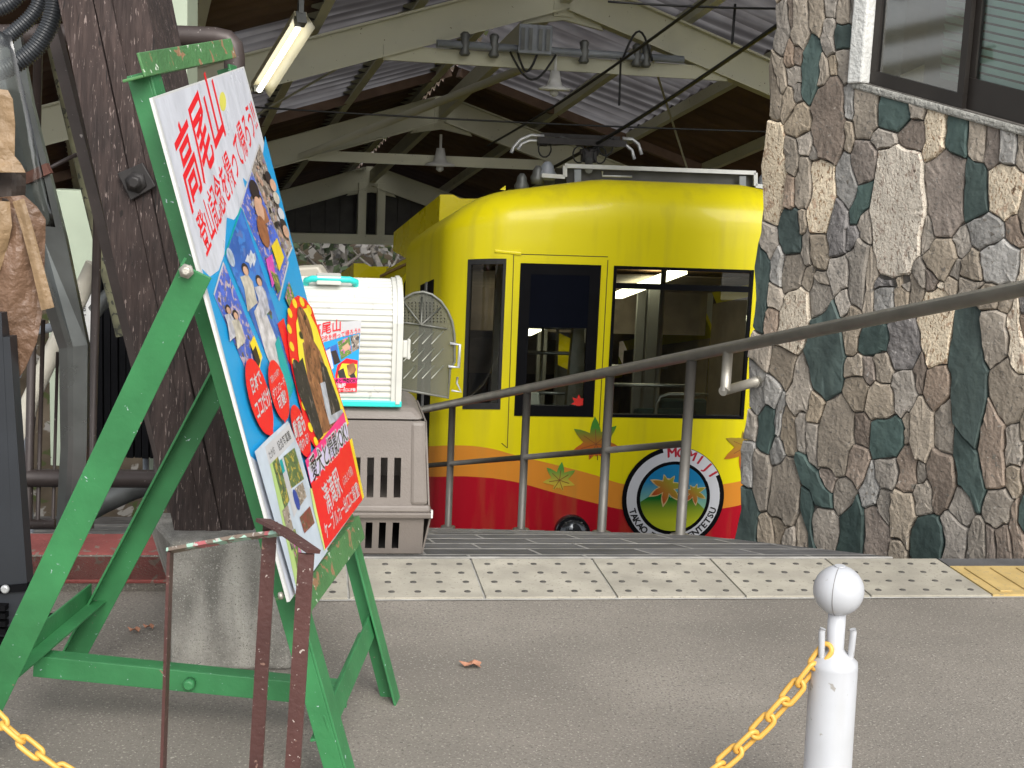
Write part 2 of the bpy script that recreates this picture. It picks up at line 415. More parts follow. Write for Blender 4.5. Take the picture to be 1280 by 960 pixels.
# skirt of the ramp down into the pit
for i in range(len(rp_edge)):
    a, b = rp_edge[i], rp_edge[(i + 1) % len(rp_edge)]
    if a[1] <= N_RAMP + 1e-6 and b[1] <= N_RAMP + 1e-6: continue
    g.add([en(a[0], a[1], ramp_z(a[1])), en(b[0], b[1], ramp_z(b[1])), en(b[0], b[1], -3.6), en(a[0], a[1], -3.6)], [(0, 1, 2, 3)])
g.add([en(-120, N_RAMP, 0), en(150, N_RAMP, 0), en(150, N_RAMP, -3.6), en(-120, N_RAMP, -3.6)], [(0, 1, 2, 3)])
struct(g.build('ground', M['asphalt']))
t = MB()
rows = []
for n, z in ((-2, -2.4), (9.3, -2.4), (45, -9.9), (120, -14), (600, -16)):
    rows.append([en(-500, n, z), en(500, n, z)])
t.grid(rows, smooth=False)
struct(t.build('track_bed', mat('dark ballast', (0.07, 0.065, 0.06), 0.95, var=0.3, vs=3, bump=0.8, bs=20, spec=0.0)))

# ---------------------------------------------------------------- tactile strip
tp = MB(); tp.add([en(-0.40, 4.16, 0.003), en(7, 4.16, 0.003), en(7, 4.60, 0.003), en(-0.40, 4.60, 0.003)], [(0, 1, 2, 3)])
tact = struct(tp.build('tactile_strip', M['mortar']))
TW = 0.4335
tm = MB(); tm.abox(0.004, TW - 0.004, 0.006, 0.424, 0.0035, 0.010)
tile_me = tm.mesh('tactile_tile'); tile_me.materials.append(M['tactile'])
dm = MB()
for r_ in range(4):
    for c_ in range(5):
        x = 0.05 + 0.084 * c_ - 0.012 * 0 + (0.0 if r_ % 2 else 0.0); y = 0.06 + 0.1 * r_
        x += 0.004 * math.sin(3 * r_ + c_)
        dm.lathe((x, y, 0.0098), [(0.0115, 0), (0.0105, 0.0018), (0.007, 0.0028)], 10)
dot_me = dm.mesh('raised_dots'); dot_me.materials.append(M['tactile_dot'])
e0 = e_n(V((-0.062, 4.206)))[0] + 0.005
YE = 5      # the block right of the fourth joint is ochre
for k in range(-2, 14):
    loc = en(e0 + k * TW, 4.165, 0)
    if k in (4,):
        continue
    o = bpy.data.objects.new('tactile_tile', tile_me); col.objects.link(o); o.parent = tact
    o.location = loc; o.rotation_euler.z = A85
    if k <= 6:
        d = bpy.data.objects.new('raised_dots', dot_me); col.objects.link(d); d.parent = o; d['kind'] = 'stuff'
# ochre block with guide bars and its grey border
loc = en(e0 + 4 * TW, 4.165, 0)
ym = MB(); ym.abox(0.004, TW - 0.004, 0.006, 0.33, 0.0035, 0.011)
yo = link('guide_tile', ym.mesh('guide_tile'), M['tactile_yellow'], tact); yo.location = loc; yo.rotation_euler.z = A85
for k in range(4):
    bmm = MB(); bmm.box((0.065 + 0.1 * k, 0.165, 0.0135), (0.045, 0, 0), (0, 0.27, 0), (0, 0, 0.006))
    link('guide_bar', bmm.mesh('guide_bar'), M['tactile_yellow'], yo, bevel=0.0025)
bm_ = MB(); bm_.abox(0.004, TW - 0.004, 0.337, 0.424, 0.0035, 0.010)
o = link('border_tile', bm_.mesh('border_tile'), M['paver'], tact); o.location = loc; o.rotation_euler.z = A85

# ---------------------------------------------------------------- dark pavers of the ramp, each its own tile
pv = MB()
pe = clip(clip([(-1.7, 4.60), (3, 4.60), (3, 9.29), (-1.7, 9.29)], *LR), *LW)
fl = clip(pe, 0, 1, N_KNEE); sl = clip(pe, 0, -1, -N_KNEE)
pv.add([en(e, n, ramp_z(n) + 0.004) for e, n in fl], [tuple(range(len(fl)))])
pv.add([en(e, n, ramp_z(n) + 0.004) for e, n in sl], [tuple(range(len(sl)))])
ramp = struct(pv.build('paved_ramp', M['paver']))
grout = MB()
row_edges = [4.604, 4.70]
while row_edges[-1] < 5.9: row_edges.append(row_edges[-1] + (N_KNEE - 4.70) / 4)
while row_edges[-1] < 9.2: row_edges.append(row_edges[-1] + 0.40)
for ri in range(len(row_edges) - 1):
    n0, n1 = row_edges[ri], row_edges[ri + 1]
    w = 0.42
    off = e0 + (0.0 if ri == 0 else (0.19 * (ri * 3 % 5) / 2.1))
    k0 = int((-1.7 - off) / w) - 1
    for k in range(k0, k0 + 16):
        a, b = off + k * w + 0.005, off + (k + 1) * w - 0.005
        poly = [(max(a, -1.7), n0 + 0.005), (b, n0 + 0.005), (b, n1 - 0.005), (max(a, -1.7), n1 - 0.005)]
        if b < -1.68: continue
        poly = clip(clip(poly, *LR), *LW)
        if len(poly) < 3: continue
        zz = 0.006 + 0.0012 * rnd.random()
        q = MB(); q.prism([en(e, n, ramp_z(n) + zz) for e, n in poly], (0, 0, 0.006))
        q.build('paver', M['paver'], ramp)
        jl = clip(clip([(b, n0), (b + 0.011, n0), (b + 0.011, n1), (b, n1)], *LR), *LW)
        if len(jl) >= 3 and b > -1.6: grout.prism([en(e, n, ramp_z(n) + 0.008) for e, n in jl], (0, 0, 0.0055))
    jl = clip(clip([(-1.7, n0 - 0.007), (3, n0 - 0.007), (3, n0 + 0.007), (-1.7, n0 + 0.007)], *LR), *LW)
    if len(jl) >= 3: grout.prism([en(e, n, ramp_z(n) + 0.008) for e, n in jl], (0, 0, 0.0058))
o = grout.build('grout_lines', mat('grey grout', (0.30, 0.29, 0.27), 0.95, var=0.3, vs=9), ramp); o['kind'] = 'stuff'

# ---------------------------------------------------------------- handrail of the ramp
b4 = V((POSTS[3].x, POSTS[3].y, ramp_z(e_n(POSTS[3])[1])))
hr = thing('ramp_handrail', b4, 'grey steel handrail sloping down along the ramp in front of the yellow cable car', 'handrail')
def post_base(p): return V((p.x, p.y, ramp_z(e_n(p)[1])))
slope3 = (post_base(POSTS[3]) - post_base(POSTS[0]))
slope3 = slope3 / slope3.to_2d().length
PB = [b4 + slope3 * ((p - POSTS[3]).dot(RDIR)) for p in POSTS]
H = 0.85
upz = V((0, 0, 1))
for p in PB:
    q = MB(); q.tube([p + upz * -0.02, p + upz * (H - 0.02)], 0.0235, 14)
    q.lathe(p + upz * 0.006, [(0.05, 0), (0.05, 0.006), (0.03, 0.012)], 16)
    q.build('post', M['greypaint'], hr)
far = PB[0] - slope3 * 2.6
near = b4 + slope3 * 2.6
tr = MB(); tr.tube([far + upz * H, near + upz * H], 0.0235, 18)
tr.bar(far + upz * (H + 0.0225), near + upz * (H + 0.0225), 0.030, 0.010)
tr.build('top_rail', M['steel'], hr)
for a, b in ((far, PB[0]), (PB[0], PB[1]), (PB[1], PB[2]), (PB[2], PB[3])):
    q = MB(); q.tube([a + upz * 0.445, b + upz * 0.445], 0.0165, 12); q.build('middle_rail', M['greypaint'], hr)
for s_ in (-2.55,):
    p = PB[0] + slope3 * s_; q = MB(); q.tube([p + upz * -0.3, p + upz * (H - 0.02)], 0.0235, 14); q.build('post', M['greypaint'], hr)
# wall bracket: down from the rail, then across to the stone wall
kb = 0.30
pb = b4 + slope3 * kb + upz * H
lo = V((pb.x, pb.y, on_plane(905, 488, (0, 1, 0), pb.y).z))
wp = V((WL.x, WL.y, 0)) + V((WDIR.x, WDIR.y, 0)) * 0.05
end = V((wp.x, wp.y, lo.z + 0.01))
q = MB(); q.tube([pb, lo], 0.0225, 14); q.tube([lo + (lo - end).normalized() * 0.02, end], 0.0215, 14)
q.tube([end + (lo - end).normalized() * 0.045, end + (lo - end).normalized() * -0.02], 0.026, 14)
q.build('wall_bracket', M['steel'], hr)

# ================================================================== STONE BUILDING
WD3, WN3 = V((WDIR.x, WDIR.y, 0)), V((WNRM.x, WNRM.y, 0))
W0 = V((WL.x, WL.y, 0)); WC = WN3.dot(W0)
sb = thing('stone_building', V((WL.x, WL.y, -0.35)), 'building corner clad in irregular brown, cream and dark green stones right of the cable car', 'building')
def wpx(x, y, out=0.0):
    return on_plane(x, y, WN3, WC + out)
def wcoord(p): d = p - W0; return d.dot(WD3), d.z
def wpt(a, z, out=0.0): return W0 + WD3 * a + V((0, 0, z)) + WN3 * out
# window opening measured on the wall (slanting sill as in the photo)
win_px = [(1069, 100), (1300, 163), (1330, -60), (1092, -60)]
win = [wcoord(wpx(*p)) for p in win_px]
AR = 3.2; ZT = 3.6
core = MB()
outer = [(0.02, -0.75), (AR, -0.75), (AR, ZT), (0.02, ZT)]
# wall core as four pieces around the window opening
wl, wr = win[0], win[1]
zl, zr = win[0][1], win[1][1]; a0, a1 = win[0][0], win[1][0]
m_ = (zr - zl) / (a1 - a0)
zA = lambda a: zl + m_ * (a - a0)
TH = V((0, 0, 0)) - WN3 * 0.3
def slab(poly): core.prism([wpt(a, z) for a, z in poly], TH)
aw = a0 + 1.25
slab([(0.02, -0.75), (a0, -0.75), (a0, ZT), (0.02, ZT)])
slab([(a0 + 0.0005, -0.75), (aw, -0.75), (aw, zA(aw)), (a0 + 0.0005, zA(a0))])
slab([(a0 + 0.0005, 3.1), (aw, 3.1), (aw, ZT), (a0 + 0.0005, ZT)])
slab([(aw + 0.0005, -0.75), (AR, -0.75), (AR, ZT), (aw + 0.0005, ZT)])
core.build('wall_core', M['wallmortar'], sb)
# return wall and rear body of the building
rb = MB()
back = W0 + WD3 * 0.03 - WN3 * 0.302
rb.prism([wpt(0.03, -0.75, -0.302), wpt(AR, -0.75, -0.302), wpt(AR, -0.75, -0.31) , wpt(0.03, -0.75, -0.31)], V((0, 0, 0.002)))
RD3 = V((0.25, 0.968, 0)).normalized()      # the return runs back from the corner
RN3 = V((-RD3.y, RD3.x, 0))
side = MB()
c0 = wpt(0.03, 0, -0.005)
side.prism([c0 + V((0, 0, -0.75 - 2.5)), c0 + RD3 * 2.6 + V((0, 0, -3.25)), c0 + RD3 * 2.6 + V((0, 0, ZT)), c0 + V((0, 0, ZT))], -RN3 * 0.2)
side.build('return_wall', M['wallmortar'], sb)

# --- stones: an ellipse per stone read off the photo, then a raster of nearest ellipses gives the joints
SB = """165,60,15,80,T 190,40,10,40,B 225,90,30,75,T 280,55,24,60,T 320,20,18,40,T 365,45,25,40,T 400,35,15,50,T 370,125,40,40,G 318,130,18,60,T 260,225,32,110,G
190,190,12,35,B 213,185,14,35,B 160,270,14,50,T 200,255,25,35,T 295,250,20,60,T 325,215,12,30,T 370,215,30,60,T 135,330,22,65,T 180,345,25,45,T 210,305,14,45,T 220,400,38,55,T
315,400,55,145,B 388,340,17,55,S 385,460,16,50,T 435,380,40,90,T 535,375,52,60,G 615,370,25,30,T 500,465,38,25,T 590,450,45,50,B 672,445,35,82,L 740,445,38,72,G 812,465,28,75,T
858,480,25,65,B 915,490,30,60,S 955,490,12,50,T 132,580,40,168,L 195,525,28,60,T 240,480,24,38,T 272,512,14,28,T 235,610,35,85,T 185,640,16,55,B 290,650,48,132,L 375,605,32,85,S
430,545,42,75,B 425,665,30,85,G,25 545,705,92,218,L 705,645,60,150,B 805,640,38,98,G 900,640,60,88,L 185,775,40,80,G 118,800,28,55,T 345,770,38,105,K 230,740,14,40,T 437,755,20,50,T
395,805,22,45,K 288,835,42,60,T 240,830,16,60,T 840,775,60,55,S 935,770,32,60,B 645,790,25,60,T 690,870,55,80,T 755,810,30,50,T 885,870,70,75,S 790,910,35,70,T 735,905,28,40,T
415,890,38,95,T 455,920,20,80,T 350,905,36,60,T 290,940,30,35,T 245,940,20,50,T 195,910,40,65,T 145,890,20,65,S 95,965,22,140,G 495,955,38,22,K 565,950,36,24,T 620,920,25,55,T 690,955,22,22,L 955,925,12,60,L"""
SC = """130,80,22,45,T 192,150,50,112,L,12 270,80,35,80,T 345,95,15,45,T 475,80,35,55,S 530,60,25,60,T 575,55,25,60,T 625,35,28,60,B 690,30,25,32,T 745,35,35,50,T 800,80,40,35,T 862,85,30,40,T
290,260,60,158,G 115,155,25,48,B 160,300,40,75,T 85,250,28,55,T 368,200,28,60,T 440,220,50,45,G 535,230,50,75,K 635,170,50,150,L 585,310,20,60,B 645,360,42,75,B 735,340,55,235,G 820,200,48,80,T
890,200,22,135,L 865,390,45,105,T 210,365,42,90,T 72,370,28,80,S 120,380,30,50,S 380,300,38,38,T 425,310,20,40,B 470,300,26,50,T 385,385,40,60,T 455,410,45,65,T 540,375,40,70,T 100,490,32,75,G
147,445,14,65,S 257,420,32,65,T 320,520,62,128,T 170,510,25,75,T 215,495,16,75,T 250,545,22,80,T 52,485,20,55,T 48,600,18,75,S 405,500,32,55,B 480,520,60,65,G 545,500,10,55,T 590,495,38,95,T
670,480,40,95,T 735,600,38,160,G,-16 820,560,42,130,B 880,540,30,80,T 135,570,25,50,S 85,660,28,90,T 160,690,50,105,T 255,665,30,95,G,-32 232,765,18,85,G 295,650,28,45,B 385,610,35,70,B 345,710,40,55,T
480,630,40,45,T 430,680,30,65,S 545,620,32,80,B 590,640,15,40,T 655,660,42,100,B 470,745,25,55,T 535,780,40,90,T 600,715,35,60,T 48,775,32,88,G 98,820,22,50,T 140,800,20,40,T 175,840,20,30,T
215,820,22,55,T 290,805,45,55,T 370,805,38,98,G 445,820,40,85,B 610,835,62,68,G 690,820,40,75,T 720,745,45,60,T 835,740,50,60,T 880,660,20,60,T 770,830,28,60,T 810,850,15,40,B 855,850,25,60,B 893,800,20,90,B 520,865,22,28,T"""
stones = []
for txt, ox, oy, sc in ((SB, 920, 0, 2.667), (SC, 920, 340, 2.526)):
    for it in txt.split():
        p = it.split(',')
        x, y, w, h = [float(v) for v in p[:4]]
        an = math.radians(float(p[5])) if len(p) > 5 else 0.0
        stones.append((ox + x / sc, oy + y / sc, w / sc, h / sc, p[4], an))
X0, X1, Y0, Y1 = 918, 1420, -130, 712
rr_ = random.Random(3)
for yy in range(-120, 720, 38):                 # beyond the right and upper edge of the picture the wall goes on
    for xx in list(range(940, 1430, 30)):
        x, y = xx + rr_.uniform(-9, 9), yy + rr_.uniform(-12, 12)
        if x > 1288 or y < -14 :
            stones.append((x, y, rr_.uniform(13, 22), rr_.uniform(18, 32), rr_.choice('TTTBBTSGLK'), rr_.uniform(-.3, .3)))
sx = 1.0
gx, gy = np.meshgrid(np.arange(X0, X1, sx), np.arange(Y0, Y1, sx))
wx = gx + 1.2 * np.sin(gy / 14.0 + 2 * np.sin(gx / 17.0)) + 0.5 * np.sin(gy / 4.1 + gx / 6.0)
wy = gy + 1.4 * np.sin(gx / 12.0 + 2 * np.sin(gy / 15.0)) + 0.6 * np.sin(gx / 3.7 - gy / 7.0)
best = np.full(gx.shape, 1e9); lab = np.full(gx.shape, -1)
for i, (x, y, w, h, k, an) in enumerate(stones):
    dx, dy = wx - x, wy - y
    ca, sa = math.cos(an), math.sin(an)
    du, dv = dx * ca + dy * sa, -dx * sa + dy * ca
    d = (np.abs(du / w) ** 2.3 + np.abs(dv / h) ** 2.3) ** (1 / 2.3)
    d = (d - 1) * min(w, h) * 0.75 + 0.25 * (d - 1) * math.sqrt(w * h)
    mk = d < best
    best[mk] = d[mk]; lab[mk] = i
# outside: left of the corner, below the base, inside the window
cpx = []
def to_px(P):
    v = P - CAM; return 640 + FPX * v.dot(RT) / v.dot(FW), 480 - FPX * v.dot(UP) / v.dot(FW)
ca_, cb_ = to_px(wpt(0.0, -0.4)), to_px(wpt(0.0, 2.3))
lx = ca_[0] + (gy - ca_[1]) / (cb_[1] - ca_[1]) * (cb_[0] - ca_[0])
lab[gx < lx - 1 + 3 * np.sin(gy / 19.0)] = -1
lp, lq = to_px(wpt(a0, zl)), to_px(wpt(a0, 3.0))
wx0 = lp[0] + (gy - lp[1]) / (lq[1] - lp[1]) * (lq[0] - lp[0])
r1 = to_px(wpt(aw, zA(aw)))
wy0 = lp[1] + (gx - lp[0]) / (r1[0] - lp[0]) * (r1[1] - lp[1])
lab[(gx > wx0 - 2) & (gy < wy0 + 3) & (gx < r1[0])] = -1
def simplify(P, eps):
    def dp(a, b):
        (x0, y0), (x1, y1) = P[a], P[b]; L_ = math.hypot(x1 - x0, y1 - y0) or 1e-9; m_d, mi = 0, -1
        for i in range(a + 1, b):
            d = abs((x1 - x0) * (P[i][1] - y0) - (y1 - y0) * (P[i][0] - x0)) / L_
            if d > m_d: m_d, mi = d, i
        return dp(a, mi)[:-1] + dp(mi, b) if m_d > eps else [P[a], P[b]]
    far_ = max(range(len(P)), key=lambda i: (P[i][0] - P[0][0]) ** 2 + (P[i][1] - P[0][1]) ** 2)
    P = P + [P[0]]
    return dp(0, far_)[:-1] + dp(far_, len(P) - 1)[:-1]
def raster_poly(i, nr):
    ys, xs = np.nonzero(lab == i)
    if len(xs) < 40: return None
    cx, cy = xs.mean(), ys.mean()
    if lab[int(cy), int(cx)] != i:
        j = np.argmin((xs - cx) ** 2 + (ys - cy) ** 2); cx, cy = xs[j], ys[j]
    pts = []
    sxx, syy = max(2.0, xs.std()), max(2.0, ys.std())
    for k in range(96):
        an = 2 * math.pi * k / 96
        dx, dy = math.cos(an) * sxx, math.sin(an) * syy
        l = math.hypot(dx, dy); dx /= l; dy /= l
        t_ = 0.0
        while True:
            X_, Y_ = int(round(cx + dx * (t_ + 0.3))), int(round(cy + dy * (t_ + 0.3)))
            if not (0 <= X_ < lab.shape[1] and 0 <= Y_ < lab.shape[0]) or lab[Y_, X_] != i: break
            t_ += 0.3
        t_ = max(0.8, t_ - 0.35)
        pts.append((X0 + cx + dx * t_, Y0 + cy + dy * t_))
    pts = simplify(pts, 1.15)
    # chip long edges a little so that no side is ruler straight
    out = []
    for k in range(len(pts)):
        p, q_ = pts[k], pts[(k + 1) % len(pts)]; out.append(p); l = math.hypot(q_[0] - p[0], q_[1] - p[1])
        if l > 11:
            f = rr_.uniform(.35, .65); j = rr_.uniform(-.9, .5)
            mx, my = p[0] + (q_[0] - p[0]) * f, p[1] + (q_[1] - p[1]) * f
            ux, uy = mx - X0 - cx, my - Y0 - cy; ul = math.hypot(ux, uy) or 1
            out.append((mx + ux / ul * j, my + uy / ul * j))
    return (X0 + cx, Y0 + cy), out
def make_stone(cen, ring, mp, nrm, m, parent, prot, r_, rough_=.0022):
    n = len(ring); vs = []
    c3 = mp(*cen)
    tilt = (r_.uniform(-.05, .05), r_.uniform(-.05, .05))
    P = [mp(*p) for p in ring]
    size = sum((p - c3).length for p in P) / n
    edge = min(0.007, size * 0.10)
    a_ = nrm.cross(V((0, 0, 1))).normalized()
    def hgt(p):
        d = p - c3; return prot + tilt[0] * d.dot(a_) + tilt[1] * d.z
    vs += [p - nrm * 0.004 for p in P]
    vs += [p + (c3 - p).normalized() * edge * 0.25 + nrm * (hgt(p) * 0.72 + r_.uniform(-.003, .002)) for p in P]
    vs += [p + (c3 - p).normalized() * edge * 1.25 + nrm * (hgt(p) + r_.uniform(-.003, .003)) for p in P]
    mid = [c3 + (p - c3) * 0.5 + nrm * (hgt(c3 + (p - c3) * .5) + 0.001 + r_.uniform(-rough_, rough_)) for p in P]
    vs += mid + [c3 + nrm * (prot + 0.001)]
    fs = []
    for L_ in range(3):
        for k in range(n):
            l = (k + 1) % n
            fs.append((L_ * n + k, L_ * n + l, (L_ + 1) * n + l, (L_ + 1) * n + k))
    for k in range(n): fs.append((3 * n + k, 3 * n + (k + 1) % n, 4 * n))
    q = MB(); q.add(vs, fs, False)
    q.sm = [False] * len(fs)
    return q.build('stone', m, parent, fix=True)
for i, s_ in enumerate(stones):
    big = s_[2] * s_[3]
    rp_ = raster_poly(i, 22 if big > 500 else (16 if big > 200 else 12))
    if rp_ is None: continue
    cen, ring = rp_
    make_stone(cen, ring, lambda x, y: wpx(x, y), WN3, M['st_' + s_[4]], sb, rr_.uniform(0.012, 0.026), rr_, .0003 if s_[4] in 'GL' else (.0009 if big > 400 else .0018))
# stones of the return wall, seen only from aside
for zi in range(28):
    for xi in range(8):
        z = -1.0 + zi * 0.155 + rr_.uniform(-.02, .02); a = 0.10 + xi * 0.2 + (0.1 if zi % 2 else 0)
        if a > 1.6 : continue
        ring = []
        for k in range(9):
            an = 2 * math.pi * k / 9
            ring.append((a + 0.094 * math.cos(an) * rr_.uniform(.85, 1.05), z + 0.076 * math.sin(an) * rr_.uniform(.85, 1.05)))
        make_stone((a, z), ring, lambda a_, z_: c0 + RD3 * a_ + V((0, 0, z_)), RN3, M['st_' + rr_.choice('TTTTBBSGK')], sb, 0.03, rr_)

# --- sliding window of the stone building
fw_ = WD3 + V((0, 0, m_)); fw_ = fw_       # along the slanting sill, per metre of wall
def wq(a, dz, out=0.0): return wpt(a, zA(a) + dz, out)
wmat = mat('rough white jamb paint', (0.6, 0.6, 0.57), 0.9, var=0.12, vs=8, bump=0.7, bs=60, dist=0.012)
dk = mat('dark bronze sash', (0.028, 0.024, 0.021), 0.4, 0.3, var=0.15)
window = MB().prism([wq(a0 + .002, -0.034, 0.030), wq(aw - 0.002, -0.034, 0.030), wq(aw - 0.002, -0.004, 0.030), wq(a0 + .002, -0.004, 0.030)], -WN3 * 0.14).build('window', mat('rough sill mortar', (.27, .265, .24), .95, var=.3, vs=14, bump=.8, bs=60, dist=.02), sb, bevel=0.008)
window['label'] = 'sliding window with white jamb and rough pale sill'
MB().prism([wq(a0 - 0.012, -0.02, 0.04), wq(a0 + 0.062, 0.0, 0.04), wq(a0 + 0.062, 1.3, 0.04), wq(a0 - 0.012, 1.3, 0.04)], -WN3 * 0.12).build('jamb', wmat, window, bevel=0.008)
def sash(aL, aR, bot, out, split):
    fr = MB(); d = -WN3 * 0.028
    fr.prism([wq(aL, 0.002, out), wq(aR, 0.002, out), wq(aR, bot, out), wq(aL, bot, out)], d)
    fr.prism([wq(aL, bot + .0005, out), wq(aL + split, bot + .0005, out), wq(aL + split, 1.28, out), wq(aL, 1.28, out)], d)
    fr.prism([wq(aR - split, bot + .0005, out), wq(aR, bot + .0005, out), wq(aR, 1.28, out), wq(aR - split, 1.28, out)], d)
    return fr
wglass = glass_mat('window glass', (0.75, 0.74, 0.70), 0.12, rough=0.06)
wglass2 = glass_mat('shaded window glass', (0.95, 0.97, 0.96), 0.01)
aM = wcoord(wpx(1198, 120))[0]
s1 = sash(a0 + 0.064, aM + 0.012, 0.055, -0.012, 0.028).build('sash', dk, window)
MB().prism([wq(a0 + 0.09, 0.05, -0.026), wq(aM - 0.012, 0.05, -0.026), wq(aM - 0.012, 1.28, -0.026), wq(a0 + 0.09, 1.28, -0.026)], -WN3 * 0.004).build('pane', wglass, window)
s2 = sash(aM + 0.002, aw - 0.01, 0.12, -0.05, 0.028).build('sash', dk, window)
MB().prism([wq(aM + 0.028, 0.115, -0.062), wq(aw - 0.03, 0.115, -0.062), wq(aw - 0.03, 1.28, -0.062), wq(aM + 0.028, 1.28, -0.062)], -WN3 * 0.004).build('pane', wglass2, window)
slat = mat('pale green blind slat', (0.42, 0.62, 0.54), 0.6, var=0.06)
for k in range(30):
    b_ = 0.085 + 0.0315 * k
    MB().prism([wq(aM - 0.16, b_, -0.105), wq(aw - 0.03, b_, -0.105), wq(aw - 0.03, b_ + 0.023, -0.090), wq(aM - 0.16, b_ + 0.023, -0.090)], -WN3 * 0.003).build('blind_slat', slat, window)
room = MB()
room.prism([wq(a0 - .1, -0.3, -0.6), wq(aw + .1, -0.3, -0.6), wq(aw + .1, 1.4, -0.6), wq(a0 - .1, 1.4, -0.6)], -WN3 * 0.02)
room.build('room_wall', mat('brown room wall', (0.16, 0.12, 0.09), 0.8), window)

# ================================================================== STATION SHED
DV = V((-0.298, 1.0, -0.21))                    # the track's direction, falling away from the viewer
TV = V((1.0, 0.298, 0)).normalized()            # across the shed
A1 = V((0.278, 11.0, 2.703))
SPC = 3.85
shed = thing('station_shed', V((A1.x, A1.y, -2.4)), 'open station shed with olive steel frames and translucent corrugated roof above the cable car', 'shed')
RS = 0.315
def fr(k, t, dz=0.0):      # point of frame k at offset t across, on the rafter axis
    return A1 + DV * (SPC * k) + TV * t + V((0, 0, -RS * abs(t) + dz))
SPAN = 5.2
for k in (0, 1, 2):
    for sgn in (-1, 1):
        ra = MB(); ra.ibeam(fr(k, sgn * 0.06), fr(k, sgn * SPAN), 0.275, 0.16, 0.016)
        ra.build('rafter', M['beam'], shed)
        cb = MB(); p = fr(k, sgn * (SPAN - 0.1)); cb.ibeam(V((p.x, p.y, -2.6 - 0.8 * (k + 1))), p + V((0, 0, -.1)), 0.2, 0.2, 0.014, up=TV)
        cb.build('column', M['beam'], shed)
        # gusset at the ridge
    gp = MB(); c = fr(k, 0)
    gp.prism([c + TV * -0.34 + V((0, 0, -.28)), c + V((0, 0, -.22)), c + TV * 0.34 + V((0, 0, -.28)), c + V((0, 0, .13))], DV * 0.02)
    gp.bar(c + V((0, 0, .12)) - DV * 0.012, c + V((0, 0, -.20)) - DV * 0.012, 0.17, 0.016, up=DV)
    gp.build('ridge_plate', M['beam'], shed)
    if k in (0, 1):
        tb = MB(); tb.bar(fr(k, -1.42, 0) * 1, fr(k, 1.42, 0), 0.05, 0.085) if False else tb.bar(
            A1 + DV * (SPC * k) + TV * -1.42 + V((0, 0, -.555)), A1 + DV * (SPC * k) + TV * 1.42 + V((0, 0, -.555)), 0.05, 0.11)
        tb.build('collar_tie', M['beam'], shed)
# gable end: post pair, tie, boards above the tunnel of trees
k = 2
base3 = A1 + DV * (SPC * 2)
q = MB(); q.bar(base3 + TV * -SPAN + V((0, 0, -.86)), base3 + TV * SPAN + V((0, 0, -.86)), 0.12, 0.13); q.build('gable_tie', M['beam'], shed)
for dx in (-0.13, 0.13):
    q = MB(); q.bar(base3 + TV * dx + V((0, 0, -.1)), base3 + TV * dx + V((0, 0, -.8)), 0.11, 0.1, up=DV); q.build('king_post', M['beam'], shed)
for i in range(-26, 26):
    t0, t1 = i * 0.2 + 0.004, (i + 1) * 0.2 - 0.004
    hl, hr_ = -RS * abs(t0) + .1, -RS * abs(t1) + .1
    if max(hl, hr_) < -.8: continue
    f0 = base3 + DV * 0.16 + V((0, 0, 0.03))
    q = MB(); q.prism([f0 + TV * t0 + V((0, 0, -.93)), f0 + TV * t1 + V((0, 0, -.93)), f0 + TV * t1 + V((0, 0, max(hr_, -.9))), f0 + TV * t0 + V((0, 0, max(hl, -.9)))], DV * 0.02)
    q.build('gable_board', M['darkboard'], shed)
q = MB(); f0 = base3 + DV * 0.20
q.prism([f0 + TV * -3 + V((0, 0, -.9)), f0 + TV * 3 + V((0, 0, -.9)), f0 + V((0, 0, .05))], DV * .01); q.build('gable_backing', M['darkboard'], shed)
q = MB(); q.bar(base3 + TV * -2.4 + V((0, 0, -.95)), base3 + TV * -3.3 + V((0, 0, -1.6)), 0.1, 0.1); q.build('knee_brace', M['beam'], shed)
# purlins along the track
PUR = [0.2, 1.08, 1.9, 2.8, 3.7, 4.6, 5.15]
for sgn in (-1, 1):
    for t in PUR:
        p, q_ = fr(-0.85 if sgn > 0 or t < 1.5 else -1.2, sgn * t, 0.20), fr(2.4, sgn * t, 0.20)
        w = MB(); w.angle(p, q_, V((0, 0, 1)), TV * sgn, 0.10, 0.06, 0.008); w.angle(p - V((0, 0, .0)), q_, V((0, 0, 1)), TV * -sgn, 0.10, 0.012, 0.004)
        w.bar(p + TV * sgn * .04 + V((0, 0, .105)), q_ + TV * sgn * .04 + V((0, 0, .105)), 0.09, 0.008)
        w.build('purlin', M['beam'], shed)
w = MB(); w.bar(fr(-.85, 0, -.02), fr(2.4, 0, -.02), 0.07, 0.16); w.build('ridge_beam', M['beam'], shed)
